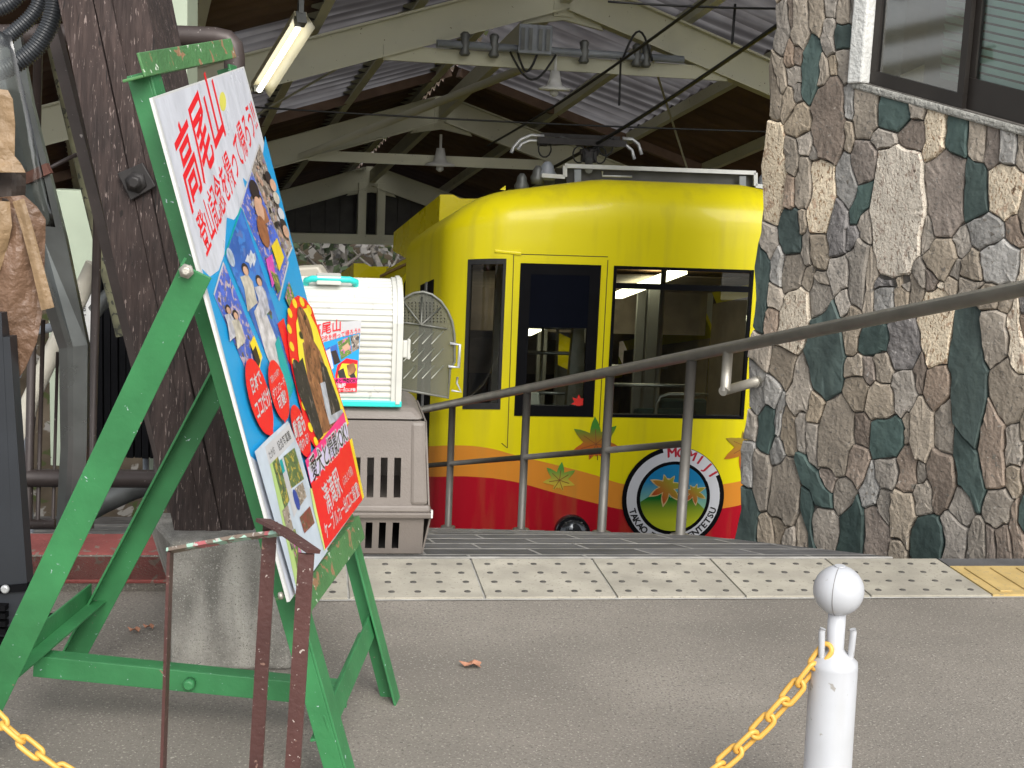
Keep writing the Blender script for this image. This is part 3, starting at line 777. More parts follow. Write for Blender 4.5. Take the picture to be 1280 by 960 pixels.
# corrugated roof sheets
def sheet(k0, k1, t0, t1, sgn, m, pitch=0.205, amp=0.028, dz=0.33):
    L_ = (k1 - k0) * SPC * DV.length
    nw = max(2, int(L_ / pitch)); rows = []
    for tt in (t0, t1):
        row = []
        for i in range(nw * 4 + 1):
            kk = k0 + (k1 - k0) * i / (nw * 4)
            row.append(fr(kk, sgn * tt, dz + amp * math.sin(i * math.pi / 2)))
        rows.append(row)
    q = MB(); q.grid(rows, smooth=True); return q.build('roof_sheet', m, shed)
def roof_band(k0, k1, sgn, bands):
    for t0, t1, m in bands: sheet(k0, k1, t0, t1 + 0.03, sgn, M[m])
kk = [-1.2, -0.8, -.5, 0.0, .5, 0.88]
for i in range(5):
    if i == 0:
        roof_band(kk[0], kk[1] - .002, -1, [(1.91, 2.8, 'brownsheet'), (2.81, 4.2, 'brownsheet')]); continue
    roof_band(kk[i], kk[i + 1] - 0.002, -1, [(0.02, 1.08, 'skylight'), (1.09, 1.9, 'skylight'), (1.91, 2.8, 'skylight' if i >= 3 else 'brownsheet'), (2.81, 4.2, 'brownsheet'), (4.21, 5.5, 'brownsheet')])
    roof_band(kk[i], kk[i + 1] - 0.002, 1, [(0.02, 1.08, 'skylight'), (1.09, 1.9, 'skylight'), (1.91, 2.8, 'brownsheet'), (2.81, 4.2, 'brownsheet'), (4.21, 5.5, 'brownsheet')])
for sgn in (-1, 1):
    roof_band(0.88, 1.6, sgn, [(0.02, 2.8, 'brownsheet'), (2.81, 5.5, 'brownsheet')])
    roof_band(1.602, 2.4, sgn, [(0.02, 2.8, 'brownsheet'), (2.81, 5.5, 'brownsheet')])
    w = MB(); w.bar(fr(0.88, sgn * 0.05, 0.27), fr(0.88, sgn * 5.2, 0.27), 0.14, 0.09, up=(0, 0, 1)); w.build('rafter_board', mat('red brown board', (0.16, 0.10, 0.07), 0.7, var=0.2), shed)
# side walls of the shed (dark vertical panels), left and right
for sgn in (-1, 1):
    for i in range(7, 14):
        ka, kb_ = -0.55 + i * 0.21, -0.55 + (i + 1) * 0.21 - 0.004
        a, b = A1 + DV * (SPC * ka) + TV * sgn * 5.15, A1 + DV * (SPC * kb_) + TV * sgn * 5.15
        q = MB(); q.prism([V((a.x, a.y, a.z - 5.6)), V((b.x, b.y, b.z - 5.6)), V((b.x, b.y, b.z - 1.35)), V((a.x, a.y, a.z - 1.35))], TV * sgn * 0.03)
        q.build('wall_panel', M['darkboard'], shed)
# diagonal tie rods and a bracing pole
q = MB(); q.tube([A1 + V(( -.05, 0, -.54)) + TV * -.1, fr(1, -1.5, -.1)], 0.035, 10); q.build('bracing_pole', M['beam'], shed)
for a, b in ((fr(0, 0.7, -.1), fr(1, 3.0, .1)), (fr(1, -3.4, 0), fr(0, -1.0, .1))):
    q = MB(); q.tube([a, b], 0.011, 8); q.build('tie_rod', M['beam'], shed)

# overhead equipment on the first collar tie
eq = thing('line_equipment', A1 + V((0, -.1, -.5)), 'grey pipe with insulators and switch box carried on the first collar tie', 'line equipment')
c = A1 + V((0, -0.10, -0.47))
q = MB(); q.tube([c + TV * -1.0, c + TV * 1.02], 0.03, 12); q.build('pipe', M['insul'], eq)
for t in (-.78, -.55, .18, .62, .7):
    q = MB(); q.lathe(c + TV * t + V((0, 0, -.08)), [(0.03, 0), (0.045, .02), (.03, .05), (.045, .09), (.03, .12), (.04, .16), (.02, .18)], 12)
    q.build('insulator', M['dirtygrey'], eq)
q = MB(); q.box(c + TV * -0.22 + V((0, -.05, .07)), TV * 0.27, V((0, .12, 0)), V((0, 0, .22))); q.build('switch_box', M['insul'], eq, bevel=0.01)
q = MB()
for t in (-.32, -.26, -.18, -.12): q.box(c + TV * t + V((0, -.12, .07)), TV * 0.03, V((0, .02, 0)), V((0, 0, .16)))
q.build('terminal', M['dirtygrey'], eq)
for t0, t1, d in ((-.42, -.05, .2), (-.36, -.2, .14), (.5, .75, -.22)):
    pts = [c + TV * (t0 + (t1 - t0) * i / 10) + V((0, -.06, -.03 - d * math.sin(math.pi * i / 10))) for i in range(11)]
    q = MB(); q.tube(pts, 0.009, 8); q.build('cable', M['wire'], eq)

# pendant lamps
def pendant(p, sc, label):
    r = thing('pendant_lamp', p, label, 'lamp', 'pendant lamps under the collar ties')
    MB().tube([p + V((0, 0, .13 * sc)), p + V((0, 0, .26 * sc))], 0.012 * sc, 8).build('stem', M['lampshade'], r)
    MB().lathe(p, [(.035 * sc, .14 * sc), (.05 * sc, .06 * sc), (.065 * sc, .02 * sc), (.13 * sc, 0.0), (.13 * sc, -.02 * sc), (.06 * sc, -.02 * sc)], 24).build('shade', M['lampshade'], r)
    MB().lathe(p, [(.01 * sc, -.07 * sc), (.035 * sc, -.05 * sc), (.03 * sc, -.018 * sc)], 14).build('bulb', M['white'], r)
pendant(dep(693, 110, 10.9), 0.95, 'small white enamel pendant lamp under the nearest collar tie')
pendant(dep(550, 205, A1.y + SPC - .1), 1.2, 'small white enamel pendant lamp hanging from the second, farther collar tie')

# lit fluorescent fitting
p0, p1 = dep(377, 28, 8.3), dep(322, 116, 9.1)
fl_ = thing('fluorescent_light', (p0 + p1) / 2, 'lit fluorescent tube in a long metal reflector under the shed roof', 'light fitting')
dd = (p1 - p0).normalized(); sd_ = dd.cross(V((0, 0, 1))).normalized(); ud = sd_.cross(dd).normalized()
q = MB()
for s_ in (-1, 1):
    q.hexa([p0 + sd_ * s_ * .035 + ud * .05, p0 + sd_ * s_ * .078 - ud * .03, p1 + sd_ * s_ * .078 - ud * .03, p1 + sd_ * s_ * .035 + ud * .05,
            p0 + sd_ * s_ * .035 + ud * .056, p0 + sd_ * s_ * .080 - ud * .022, p1 + sd_ * s_ * .080 - ud * .022, p1 + sd_ * s_ * .035 + ud * .056])
q.bar(p0 + ud * .055, p1 + ud * .055, .075, .03, up=ud)
q.build('reflector', mat('cream reflector', (0.36, 0.33, 0.22), 0.4, var=0.1), fl_)
q = MB(); q.tube([p0 + dd * .07 + ud * .0, p1 - dd * .04 + ud * .0], 0.017, 12); q.build('tube', M['lamp'], fl_)
q = MB(); q.bar(p0 - dd * .01 + ud * .03, p0 + dd * .05 + ud * .03, .06, .07, up=ud); q.build('holder', M['dirtygrey'], fl_)
MB().bar(p1 - dd * .03 + ud * .03, p1 + dd * .01 + ud * .03, .06, .07, up=ud).build('holder', M['dirtygrey'], fl_)
MB().bar(p0 + ud * .06, p0 + V((0, 0, 1.1)), .03, .03, up=dd).build('hanger', M['dirtygrey'], fl_)

# overhead wires
def wire(a, b, r, label, sag=0.05):
    pts = [a.lerp(b, i / 14) + V((0, 0, -sag * math.sin(math.pi * i / 14))) for i in range(15)]
    o = MB().tube(pts, r, 6).build('overhead_wire', M['wire'])
    return tag(o, label, 'wire', 'overhead wires')
wire(dep(905, -18, 8.4), dep(610, 182, 14.5), 0.011, 'black contact wire running from the roof towards the second frame')
wire(dep(1000, 12, 8.0), dep(668, 222, 12.2), 0.014, 'thicker black contact wire nearer the stone building')
wire(dep(300, 133, 10.2), dep(968, 165, 11.2), 0.008, 'pale thin cross wire stretched across the shed below the first frame', 0.02)
wire(dep(760, 2, 8.8), dep(990, 11, 8.9), 0.008, 'thin cross wire at the top beside the stone building', 0.01)
for i, (a, b) in enumerate((((919, 5), (915, 55)), ((776, 72), (774, 132)))):
    Y = 8.9 if i == 0 else 10.4
    o = MB().tube([dep(*a, Y), dep(*b, Y)], 0.009, 6).build('wire_hanger', M['wire'])
    tag(o, ('short black hanger rod holding the nearer contact wire' if i == 0 else 'short black hanger rod below the grey pipe'), 'hanger')

# ================================================================== CABLE CAR
TU, TN = 2.585, 9.35
def P3(x, y, z):               # car coordinates: x across, y back along the falling track, z up
    return en(TU + x - 0.142 * y, TN + y, z - 0.203 * y)
def nose(px, py, off=0.0):     # photo point on the front -> (x, z)
    p = on_plane(px, py, NN, TN + off); e, n = e_n(p); return e - TU, p.z
car = thing('cable_car', en(TU, TN, -2.4), 'yellow cable car with orange and red bands, maple leaves and a round emblem', 'cable car')

def curve_paint():
    """yellow coach paint with the orange and red bands, whose wavy edges follow the car's width"""
    m = bpy.data.materials.new('banded coach paint'); m.use_nodes = True
    nt = m.node_tree; N = nt.nodes; L = nt.links; b = N['Principled BSDF']
    geo = N.new('ShaderNodeNewGeometry')
    def dot(v, off):
        d = N.new('ShaderNodeVectorMath'); d.operation = 'DOT_PRODUCT'; L.new(geo.outputs['Position'], d.inputs[0]); d.inputs[1].default_value = v
        a = N.new('ShaderNodeMath'); a.operation = 'ADD'; a.inputs[1].default_value = off; L.new(d.outputs['Value'], a.inputs[0]); return a.outputs[0]
    x, z, yy = dot(EE, -TU), dot((0, 0, 1), 0), dot(NN, -TN)
    mad = N.new('ShaderNodeMath'); mad.operation = 'MULTIPLY_ADD'; L.new(yy, mad.inputs[0]); mad.inputs[1].default_value = 0.203; L.new(z, mad.inputs[2]); z = mad.outputs[0]
    mr = N.new('ShaderNodeMapRange'); mr.inputs[1].default_value = -1.8; mr.inputs[2].default_value = 1.8; L.new(x, mr.inputs[0])
    def band(pts):
        fc = N.new('ShaderNodeFloatCurve'); cv = fc.mapping.curves[0]
        pr = [nose(*p) for p in pts]
        pr = [(-1.75, pr[0][1] - .02)] + pr + [(1.0, pr[0][1] + .05), (1.75, pr[0][1])]
        pr = sorted((max(0, min(1, (a + 1.8) / 3.6)), (zz + 2) / 3) for a, zz in pr)
        cv.points[0].location = pr[0]; cv.points[1].location = pr[-1]
        for q in pr[1:-1]: cv.points.new(*q)
        fc.mapping.update(); L.new(mr.outputs[0], fc.inputs['Value'])
        h = N.new('ShaderNodeMath'); h.operation = 'MULTIPLY_ADD'; h.inputs[1].default_value = 3; h.inputs[2].default_value = -2; L.new(fc.outputs[0], h.inputs[0])
        lt = N.new('ShaderNodeMath'); lt.operation = 'LESS_THAN'; L.new(z, lt.inputs[0]); L.new(h.outputs[0], lt.inputs[1]); return lt.outputs[0]
    o_ = band([(572, 557), (610, 560), (644, 569), (690, 580), (740, 593), (774, 604), (838, 612), (901, 605), (932, 598)])
    r_ = band([(560, 597), (589, 596), (637, 601), (690, 615), (740, 628), (774, 636), (838, 643), (901, 635), (929, 629)])
    tcc = N.new('ShaderNodeTexNoise'); tcc.inputs['Scale'].default_value = 2.0; L.new(geo.outputs['Position'], tcc.inputs['Vector'])
    yl = N.new('ShaderNodeMix'); yl.data_type = 'RGBA'; L.new(tcc.outputs['Fac'], yl.inputs[0]); yl.inputs[6].default_value = (0.72, 0.62, 0.003, 1); yl.inputs[7].default_value = (0.80, 0.69, 0.006, 1)
    a = N.new('ShaderNodeMix'); a.data_type = 'RGBA'; L.new(o_, a.inputs[0]); L.new(yl.outputs[2], a.inputs[6]); a.inputs[7].default_value = (0.70, 0.26, 0.03, 1)
    c = N.new('ShaderNodeMix'); c.data_type = 'RGBA'; L.new(r_, c.inputs[0]); L.new(a.outputs[2], c.inputs[6]); c.inputs[7].default_value = (0.42, 0.006, 0.018, 1)
    mp = N.new('ShaderNodeMapping'); mp.inputs['Scale'].default_value = (6, 6, 0.7); L.new(geo.outputs['Position'], mp.inputs['Vector'])
    gn = N.new('ShaderNodeTexNoise'); gn.inputs['Scale'].default_value = 1.5; gn.inputs['Detail'].default_value = 7; L.new(mp.outputs[0], gn.inputs['Vector'])
    gr = N.new('ShaderNodeMapRange'); gr.inputs[1].default_value = 0.5; gr.inputs[2].default_value = 0.8; gr.inputs[4].default_value = 0.28; L.new(gn.outputs['Fac'], gr.inputs[0])
    gm = N.new('ShaderNodeMix'); gm.data_type = 'RGBA'; L.new(gr.outputs[0], gm.inputs[0]); L.new(c.outputs[2], gm.inputs[6]); gm.inputs[7].default_value = (0.30, 0.24, 0.06, 1); c = gm     # road film in streaks
    L.new(c.outputs[2], b.inputs['Base Color']); b.inputs['Roughness'].default_value = 0.38
    b.inputs['Coat Weight'].default_value = 0.12; b.inputs['Coat Roughness'].default_value = 0.06; b.inputs['Specular IOR Level'].default_value = 0.3
    return m
M['band'] = curve_paint()

HW, RC_, RT_ = 1.63, 0.38, 0.36
arc = [0, 12, 24, 36, 47.8, 57, 67, 77, 87, 90]
xw = [1.417 - TU, 1.970 - TU, 2.068 - TU, 3.072 - TU]       # front window edges across
def outline(i):
    """plan outline of the car inset by i: list of (x, y)"""
    hw = HW - i; rc = max(0.06, RC_ - i); pts = []
    bulge = lambda x: 0.05 * (x / HW) ** 2
    pts += [(-hw, 1.55), (-hw, 0.8 + i)]
    for a in arc: pts.append((-hw + rc * (1 - math.cos(math.radians(a))), i + rc * (1 - math.sin(math.radians(a))) + 0.0))
    xs = xw + [1.28]
    xs = [max(-hw + rc + 0.001 + 0.0001 * k, min(hw - rc - 0.001 + 0.0001 * k, x)) for k, x in enumerate(xs)]
    for x in xs[:4]: pts.append((x, i))
    for a in reversed(arc): pts.append((hw - rc * (1 - math.cos(math.radians(a))), i + rc * (1 - math.sin(math.radians(a)))))
    pts += [(hw, 0.8 + i), (hw, 1.55)]
    return [(x, y + bulge(x) - 0.05) for x, y in pts]
ZR = [-2.05, -1.3, -0.385, -0.33, 0.30, 0.68, 0.70, 0.93]
rows = [(0.0, z, 0.0) for z in ZR]
for a in (12, 25, 40, 55, 70, 85): rows.append((RT_ * (1 - math.cos(math.radians(a))) * 1.0, 0.93 + 0.20 * math.sin(math.radians(a)), math.sin(math.radians(a))))
for i_ in (0.5, 0.75, 1.05, 1.4): rows.append((i_, 1.13 + 0.03 * (i_ - .35), 1.0))
q = MB(); grid = []
for i_, z, b_ in rows:
    ol = outline(i_)
    grid.append([P3(x, y, z + b_ * 0.23 * (1 - (x / HW) ** 2)) for x, y in ol])
n_ = len(grid[0]); o_ = 0
for r_ in grid: q.v += r_
iA = 2                                     # index of first arc point
cw0, cw1 = iA + 4, iA + 8                  # corner window columns
iF = iA + len(arc)                         # first front break
mirror = lambda j: n_ - 2 - j
for ri in range(len(grid) - 1):
    for ci in range(n_ - 1):
        zlo, zhi = rows[ri][1], rows[ri + 1][1]
        hole = False
        if rows[ri + 1][0] == 0.0:
            if cw0 <= ci < cw1 and -0.331 <= zlo and zhi <= 0.701: hole = True
            if cw0 <= mirror(ci) < cw1 and -0.331 <= zlo and zhi <= 0.701: hole = True
            if ci in (iF, iF + 2) and -0.386 <= zlo and zhi <= 0.681: hole = True
        if hole: continue
        q.f.append((ri * n_ + ci, ri * n_ + ci + 1, (ri + 1) * n_ + ci + 1, (ri + 1) * n_ + ci)); q.sm.append(True)
last = (len(grid) - 1) * n_
q.f.append(tuple(last + k for k in range(n_))); q.sm.append(True)
body = q.build('body', M['band'], car, fix=True)
# bottom lip / crease line over the corner window
# --- windows of the front
def fpt(x, z, y=0.0): return P3(x, y + 0.05 * (x / HW) ** 2 - 0.05, z)
def ring_frame(x0, x1, z0, z1, w, y0, th, name, m, par):
    r = MB()
    for a, b, c_, d in ((x0, x1, z0, z0 + w), (x0, x1, z1 - w, z1), (x0, x0 + w, z0 + w, z1 - w), (x1 - w, x1, z0 + w, z1 - w)):
        r.prism([fpt(a, c_, y0), fpt(b, c_, y0), fpt(b, d, y0), fpt(a, d, y0)], NN * th)
    return r.build(name, m, par)
w1 = ring_frame(xw[0] - .004, xw[1] + .004, -.389, .684, 0.075, -0.006, 0.04, 'door_window', M['black'], car)
w1['label'] = 'tall black framed window of the front door'
MB().prism([fpt(xw[0] + .07, -.32, .02), fpt(xw[1] - .07, -.32, .02), fpt(xw[1] - .07, .61, .02), fpt(xw[0] + .07, .61, .02)], NN * .004).build('pane', M['carglass'], w1)
MB().prism([fpt(xw[0] + .07, .24, -.004), fpt(xw[1] - .07, .24, -.004), fpt(xw[1] - .07, .61, -.004), fpt(xw[0] + .07, .61, -.004)], NN * .012).build('sun_blind', mat('navy blind', (0.003, 0.004, 0.008), 0.7, spec=.04), w1)
w2 = ring_frame(xw[2] - .004, xw[3] + .004, -.389, .684, 0.022, -0.004, 0.04, 'windscreen', M['black'], car)
MB().prism([fpt(xw[2] + .02, -.37, .015), fpt(xw[3] - .02, -.37, .015), fpt(xw[3] - .02, .66, .015), fpt(xw[2] + .02, .66, .015)], NN * .004).build('pane', M['carglass'], w2)
MB().prism([fpt(xw[2] + .02, .525, -.003), fpt(xw[3] - .02, .525, -.003), fpt(xw[3] - .02, .565, -.003), fpt(xw[2] + .02, .565, -.003)], NN * .02).build('transom', M['black'], w2)
ol = outline(0.0)
for mir in (0, 1):
    idx = list(range(cw0, cw1 + 1)); pl = [ol[i] for i in idx] if not mir else [ol[n_ - 1 - i] for i in idx]
    cwf = MB()
    def cp(k, z, ins=0.0):
        x, y = pl[k]; cx = (-HW + RC_) if not mir else (HW - RC_)
        d = V((cx - x, RC_ - y)).normalized() * ins; return P3(x + d.x, y + d.y, z)
    for k in range(len(pl) - 1):
        for za, zb in ((-.345, -.30), (.675, .712)):
            cwf.hexa([cp(k, za, -.006), cp(k + 1, za, -.006), cp(k + 1, za, .03), cp(k, za, .03), cp(k, zb, -.006), cp(k + 1, zb, -.006), cp(k + 1, zb, .03), cp(k, zb, .03)])
    for ka, kb_ in ((0, 0.35), (len(pl) - 1.3, len(pl) - 1)):
        def lerpc(kf, z, ins):
            k0_ = min(int(kf), len(pl) - 2); return cp(k0_, z, ins).lerp(cp(k0_ + 1, z, ins), kf - k0_)
        cwf.hexa([lerpc(ka, -.30, -.006), lerpc(kb_, -.30, -.006), lerpc(kb_, -.30, .03), lerpc(ka, -.30, .03), lerpc(ka, .675, -.006), lerpc(kb_, .675, -.006), lerpc(kb_, .675, .03), lerpc(ka, .675, .03)])
    cwo = cwf.build('corner_window', M['rubber'], car, fix=True)
    q = MB(); q.grid([[cp(k, -.32, .012) for k in range(len(pl))], [cp(k, .70, .012) for k in range(len(pl))]]); q.build('pane', M['carglass'], cwo)
seamm = mat('panel seam', (0.09, 0.07, 0.005), .6)
for pa, pb in (((641, 318), (633, 560)), ((757, 326), (744, 575)), ((641, 318), (757, 322)), ((560, 553), (633, 560))):
    (xa, za), (xb, zb) = nose(*pa), nose(*pb)
    if xa < -HW + RC_: xa = -HW + RC_
    MB().bar(fpt(xa, za, -.001), fpt(xb, zb, -.001), .006, .002, up=NN).build('panel_seam', seamm, car)
(xa, za), (xb, zb) = nose(592, 313), nose(650, 318)
MB().bar(fpt(-HW + RC_ - .1, za - .0, .01), fpt(xb, zb, -.008), .02, .014, up=NN).build('drip_rail', M['yellow'], car, bevel=.004)
for (px_, py_) in ((572, 512), (571, 548), (572, 585)):
    MB().lathe(px_ and on_plane(px_, py_, NN, TN + .18), [(.018, 0), (.018, .02), (.01, .03)], 10, axis=-NN).build('hinge_pin', M['aluminium'], car)
# --- interior seen through the glass
inn = MB()
grey = mat('cab grey lining', (0.2, 0.2, 0.19), 0.7, var=0.1)
inn.prism([P3(-1.5, .12, -1.2), P3(1.5, .12, -1.2), P3(1.5, 6.3, -1.2), P3(-1.5, 6.3, -1.2)], V((0, 0, -.03)))
inn.build('cab_floor', mat('dark cab floor', (0.05, 0.055, 0.05), 0.8), car)
MB().prism([P3(-1.56, .45, .86), P3(1.56, .45, .86), P3(1.56, 3.0, .9), P3(-1.56, 3.0, .9)], V((0, 0, .02))).build('cab_ceiling', mat('warm cab ceiling', (0.36, 0.22, 0.1), 0.6, var=0.2), car)
bw = MB()
bw.prism([P3(-1.5, 6.3, -1.2), P3(1.5, 6.3, -1.2), P3(1.5, 6.3, .9), P3(-1.5, 6.3, .9)], NN * .03); bw.build('rear_bulkhead', mat('dark bulkhead', (0.045, 0.045, 0.045), 0.7, var=0.2), car)
ltm = mat('lit cabin strip', (0.9, 0.9, 0.8), 0.5, emit=((1.0, 0.93, 0.66), 3.0))
def px_y(px, py, y): return on_plane(px, py, NN, TN + y)
for a_, ya, b_, yb_ in (((848, 340), 1.25, (768, 371), 2.8), ((712, 391), 2.3, (655, 418), 2.9)):
    MB().bar(px_y(*a_, ya), px_y(*b_, yb_), .15, .03).build('cabin_light', ltm, car)
lining = mat('cabin lining', (.22, .18, .14), .7, var=.2)
for y_, z0_, z1_ in ((3.0, .44, .98), (5.2, .14, .66)):
    MB().prism([P3(-1.5, y_, z0_), P3(1.5, y_, z0_), P3(1.5, y_, z1_), P3(-1.5, y_, z1_)], NN * .015).build('step_bulkhead', lining, car)
for y0_, y1_, dz_ in ((1.79, 2.99, 0), (3.02, 5.19, -.32), (5.22, 8.9, -.62)):
    for xl_, nm in ((-1.56, 'cabin_lining'), (1.56, 'cabin_lining')):
        MB().prism([P3(xl_, y0_, -2.0 + dz_), P3(xl_, y1_, -2.0 + dz_), P3(xl_, y1_, .74 + dz_), P3(xl_, y0_, .74 + dz_)], EE * (.01 if xl_ < 0 else -.01)).build(nm, lining, car)
    MB().prism([P3(-1.5, y0_, .84 + dz_), P3(1.5, y0_, .84 + dz_), P3(1.5, y1_, .84 + dz_), P3(-1.5, y1_, .84 + dz_)], V((0, 0, .01))).build('cabin_ceiling', lining, car)
pole = mat('cab pole', (0.3, 0.3, 0.29), 0.35, 0.8)
for (x, y) in ((.30, 1.1), (-.2, 1.25), (-.62, .8), (-.72, .85), (.62, 2.2)):
    MB().tube([P3(x, y, -1.15), P3(x, y, .86)], .022 if x > -.5 else .012, 10).build('grab_pole', pole, car)
for (x0, x1, y, z) in ((-.3, .5, .9, -.12), (-.3, .5, 1.4, .05), (-1.0, -.45, .7, -.2), (-1.0, -.45, .7, .3), (-1.05, -.5, .6, .1)):
    MB().tube([P3(x0, y, z), P3(x1, y, z)], .014, 8).build('grab_rail', pole, car)
MB().tube([P3(.06, .5, -.9), P3(.06, .5, -.28), P3(.09, .5, -.22), P3(.15, .5, -.2), P3(.46, .5, -.2)], .014, 10).build('seat_rail', pole, car)
MB().abox(0, 1, 0, 1, 0, 1)
seatm = mat('dark green seat cloth', (0.03, 0.05, 0.045), 0.9, var=0.2)
for (x0, x1, y, zt) in ((.02, .5, .75, -.3), (-.5, -.1, 1.0, -.3), (.55, .95, 1.6, -.2)):
    q = MB(); q.hexa([P3(x0, y, -1.15), P3(x1, y, -1.15), P3(x1, y + .12, -1.15), P3(x0, y + .12, -1.15), P3(x0, y, zt), P3(x1, y, zt), P3(x1, y + .12, zt), P3(x0, y + .12, zt)]); q.build('seat', seatm, car, bevel=.03)
# door pillars and the side door of the passenger room
for (x, y) in ((.55, 1.9), (.72, 2.6), (-.05, 3.0), (.28, 3.4), (-.85, 1.6)):
    q = MB(); q.bar(P3(x, y, -1.15), P3(x, y, .86), .09, .05, up=NN); q.build('inner_pillar', grey, car)
q = MB(); q.hexa([P3(-.35, 1.2, .3), P3(.3, 2.3, .12), P3(.3, 2.4, .12), P3(-.35, 1.3, .3), P3(-.35, 1.2, .42), P3(.3, 2.3, .24), P3(.3, 2.4, .24), P3(-.35, 1.3, .42)]); q.build('luggage_rack', grey, car)
q = MB(); q.prism([P3(.12, 3.1, .15), P3(.34, 3.1, .05), P3(.34, 3.1, .35), P3(.12, 3.1, .45)], NN * .02); q.build('inner_window', M['yellow'], car)
# driver's desk, bag and cream instrument inside the door window
q = MB(); q.hexa([P3(-1.2, .22, -.5), P3(-.6, .22, -.5), P3(-.6, .6, -.5), P3(-1.2, .6, -.5), P3(-1.2, .22, -.33), P3(-.6, .22, -.33), P3(-.6, .6, -.3), P3(-1.2, .6, -.3)]); q.build('drivers_desk', M['black'], car)
q = MB(); q.hexa([P3(-1.09, .16, -.31), P3(-.93, .16, -.31), P3(-.93, .26, -.31), P3(-1.09, .26, -.31), P3(-1.09, .16, -.21), P3(-.94, .16, -.21), P3(-.94, .26, -.2), P3(-1.09, .26, -.2)]); q.build('instrument', mat('cream instrument', (.55, .54, .48), .5), car, bevel=.012)
q = MB(); q.hexa([P3(-.70, .3, -.5), P3(-.55, .3, -.5), P3(-.55, .35, -.5), P3(-.70, .35, -.5), P3(-.66, .3, .45), P3(-.6, .3, .45), P3(-.6, .35, .45), P3(-.66, .35, .45)]); q.build('wiper_arm', pole, car)
# red leaf sticker behind the door window
def leaf_poly(cx, cz, r, rot, inner=.34, n=7, tail=False):
    pts = []
    L_ = [1.0, .98, .88, .62, .62, .88, .98]
    for k in range(n):
        a = rot + 2 * math.pi * k / n; ll = r * L_[k]
        for da, rr in ((-.27, .62), (-.13, .80), (0, 1.0), (.13, .80), (.27, .62)):
            pts.append((cx + ll * rr * math.cos(a + da), cz + ll * rr * math.sin(a + da)))
        a2 = a + math.pi / n
        pts.append((cx + r * inner * math.cos(a2), cz + r * inner * math.sin(a2)))
    return pts
lp_ = leaf_poly(-.715, -.288, .06, math.pi / 2, .5)
MB().prism([fpt(x, z, .012) for x, z in lp_], NN * .003).build('leaf_sticker', mat('red sticker', (.75, .03, .02), .5), w1)

# --- maple leaves printed on the front
def leaf_mat(name, ca, cb, ax):
    m = bpy.data.materials.new(name); m.use_nodes = True; nt = m.node_tree; N = nt.nodes; L = nt.links; b = N['Principled BSDF']
    tc = N.new('ShaderNodeTexCoord'); sp = N.new('ShaderNodeSeparateXYZ'); L.new(tc.outputs['Generated'], sp.inputs[0])
    md = N.new('ShaderNodeMath'); md.operation = 'MULTIPLY_ADD'; md.inputs[1].default_value = ax; L.new(sp.outputs[0], md.inputs[0])
    m2 = N.new('ShaderNodeMath'); m2.operation = 'MULTIPLY'; m2.inputs[1].default_value = 1 - abs(ax); L.new(sp.outputs[2], m2.inputs[0]); L.new(m2.outputs[0], md.inputs[2])
    r = N.new('ShaderNodeValToRGB'); r.color_ramp.elements[0].color = (*ca, 1); r.color_ramp.elements[1].color = (*cb, 1)
    r.color_ramp.elements[0].position = .25; r.color_ramp.elements[1].position = .75
    L.new(md.outputs[0], r.inputs[0]); L.new(r.outputs[0], b.inputs['Base Color']); b.inputs['Roughness'].default_value = .35; return m
LM = leaf_mat('leaf print', (.55, .12, .02), (.06, .25, .03), .0)
LM2 = leaf_mat('leaf print warm', (.5, .10, .02), (.5, .42, .05), .3)
def leaf(px, py, r, rot, m, off=-0.004):
    x, z = nose(px, py)
    q = MB(); q.prism([fpt(a, b, off) for a, b in leaf_poly(x, z, r, rot, .46)], NN * .002)
    o = q.build('leaf_print', m, car)
    v = MB()
    for k in range(7):
        a = rot + 2 * math.pi * k / 7
        v.bar(fpt(x, z, off - .001), fpt(x + r * .55 * math.cos(a), z + r * .55 * math.sin(a), off - .001), .004, .002, up=NN)
    o2 = v.build('leaf_veins', mat('leaf vein', (.2, .06, .02), .5), o); o2['kind'] = 'stuff'
leaf(742, 555, .20, math.radians(95), LM); leaf(697, 600, .135, math.radians(85), leaf_mat('leaf print fresh', (.6, .45, .05), (.08, .3, .05), .0)); leaf(929, 558, .19, math.radians(-98), leaf_mat('leaf print brown', (.50, .13, .02), (.34, .24, .03), .0))

# --- round emblem
ex, ez = nose(838, 622)
def disc(r0, r1, name, m, off, par=None, n=56, clipz=None):
    q = MB(); pts0, pts1 = [], []
    for k in range(n):
        a = 2 * math.pi * k / n; pts1.append((ex + r1 * math.cos(a), ez + r1 * math.sin(a))); pts0.append((ex + r0 * math.cos(a), ez + r0 * math.sin(a)))
    if r0 <= 0: q.prism([fpt(x, z, off) for x, z in pts1], NN * .002)
    else:
        for k in range(n):
            l = (k + 1) % n
            q.add([fpt(*pts1[k], off), fpt(*pts1[l], off), fpt(*pts0[l], off), fpt(*pts0[k], off)], [(0, 1, 2, 3)])
    return q.build(name, m, par or car)
emb = disc(0, .378, 'emblem', M['black'], -.004); emb['label'] = 'round white ringed emblem with maple leaves and green hills'
white_p = mat('emblem white', (.62, .63, .66), .4, var=.03)
disc(.272, .345, 'white_ring', white_p, -.0052, emb)
skym = leaf_mat('emblem sky', (.30, .55, .25), (.01, .20, .42), 0.0)
disc(0, .246, 'emblem_sky', skym, -.0070, emb)
def flat(pts, name, m, off, par): return MB().prism([fpt(ex + x, ez + z, off) for x, z in pts], NN * .0015).build(name, m, par)
hill = [(-.243, -.03), (-.1, .065), (-.02, .0), (.06, .075), (.2, -.05), (.232, -.08)] + [(.246 * math.cos(math.radians(a)), .246 * math.sin(math.radians(a))) for a in range(-20, -173, -9)]
flat(hill, 'emblem_hill', leaf_mat('emblem hill', (.45, .5, .02), (.0, .13, .02), 0.0), -.0086, emb)
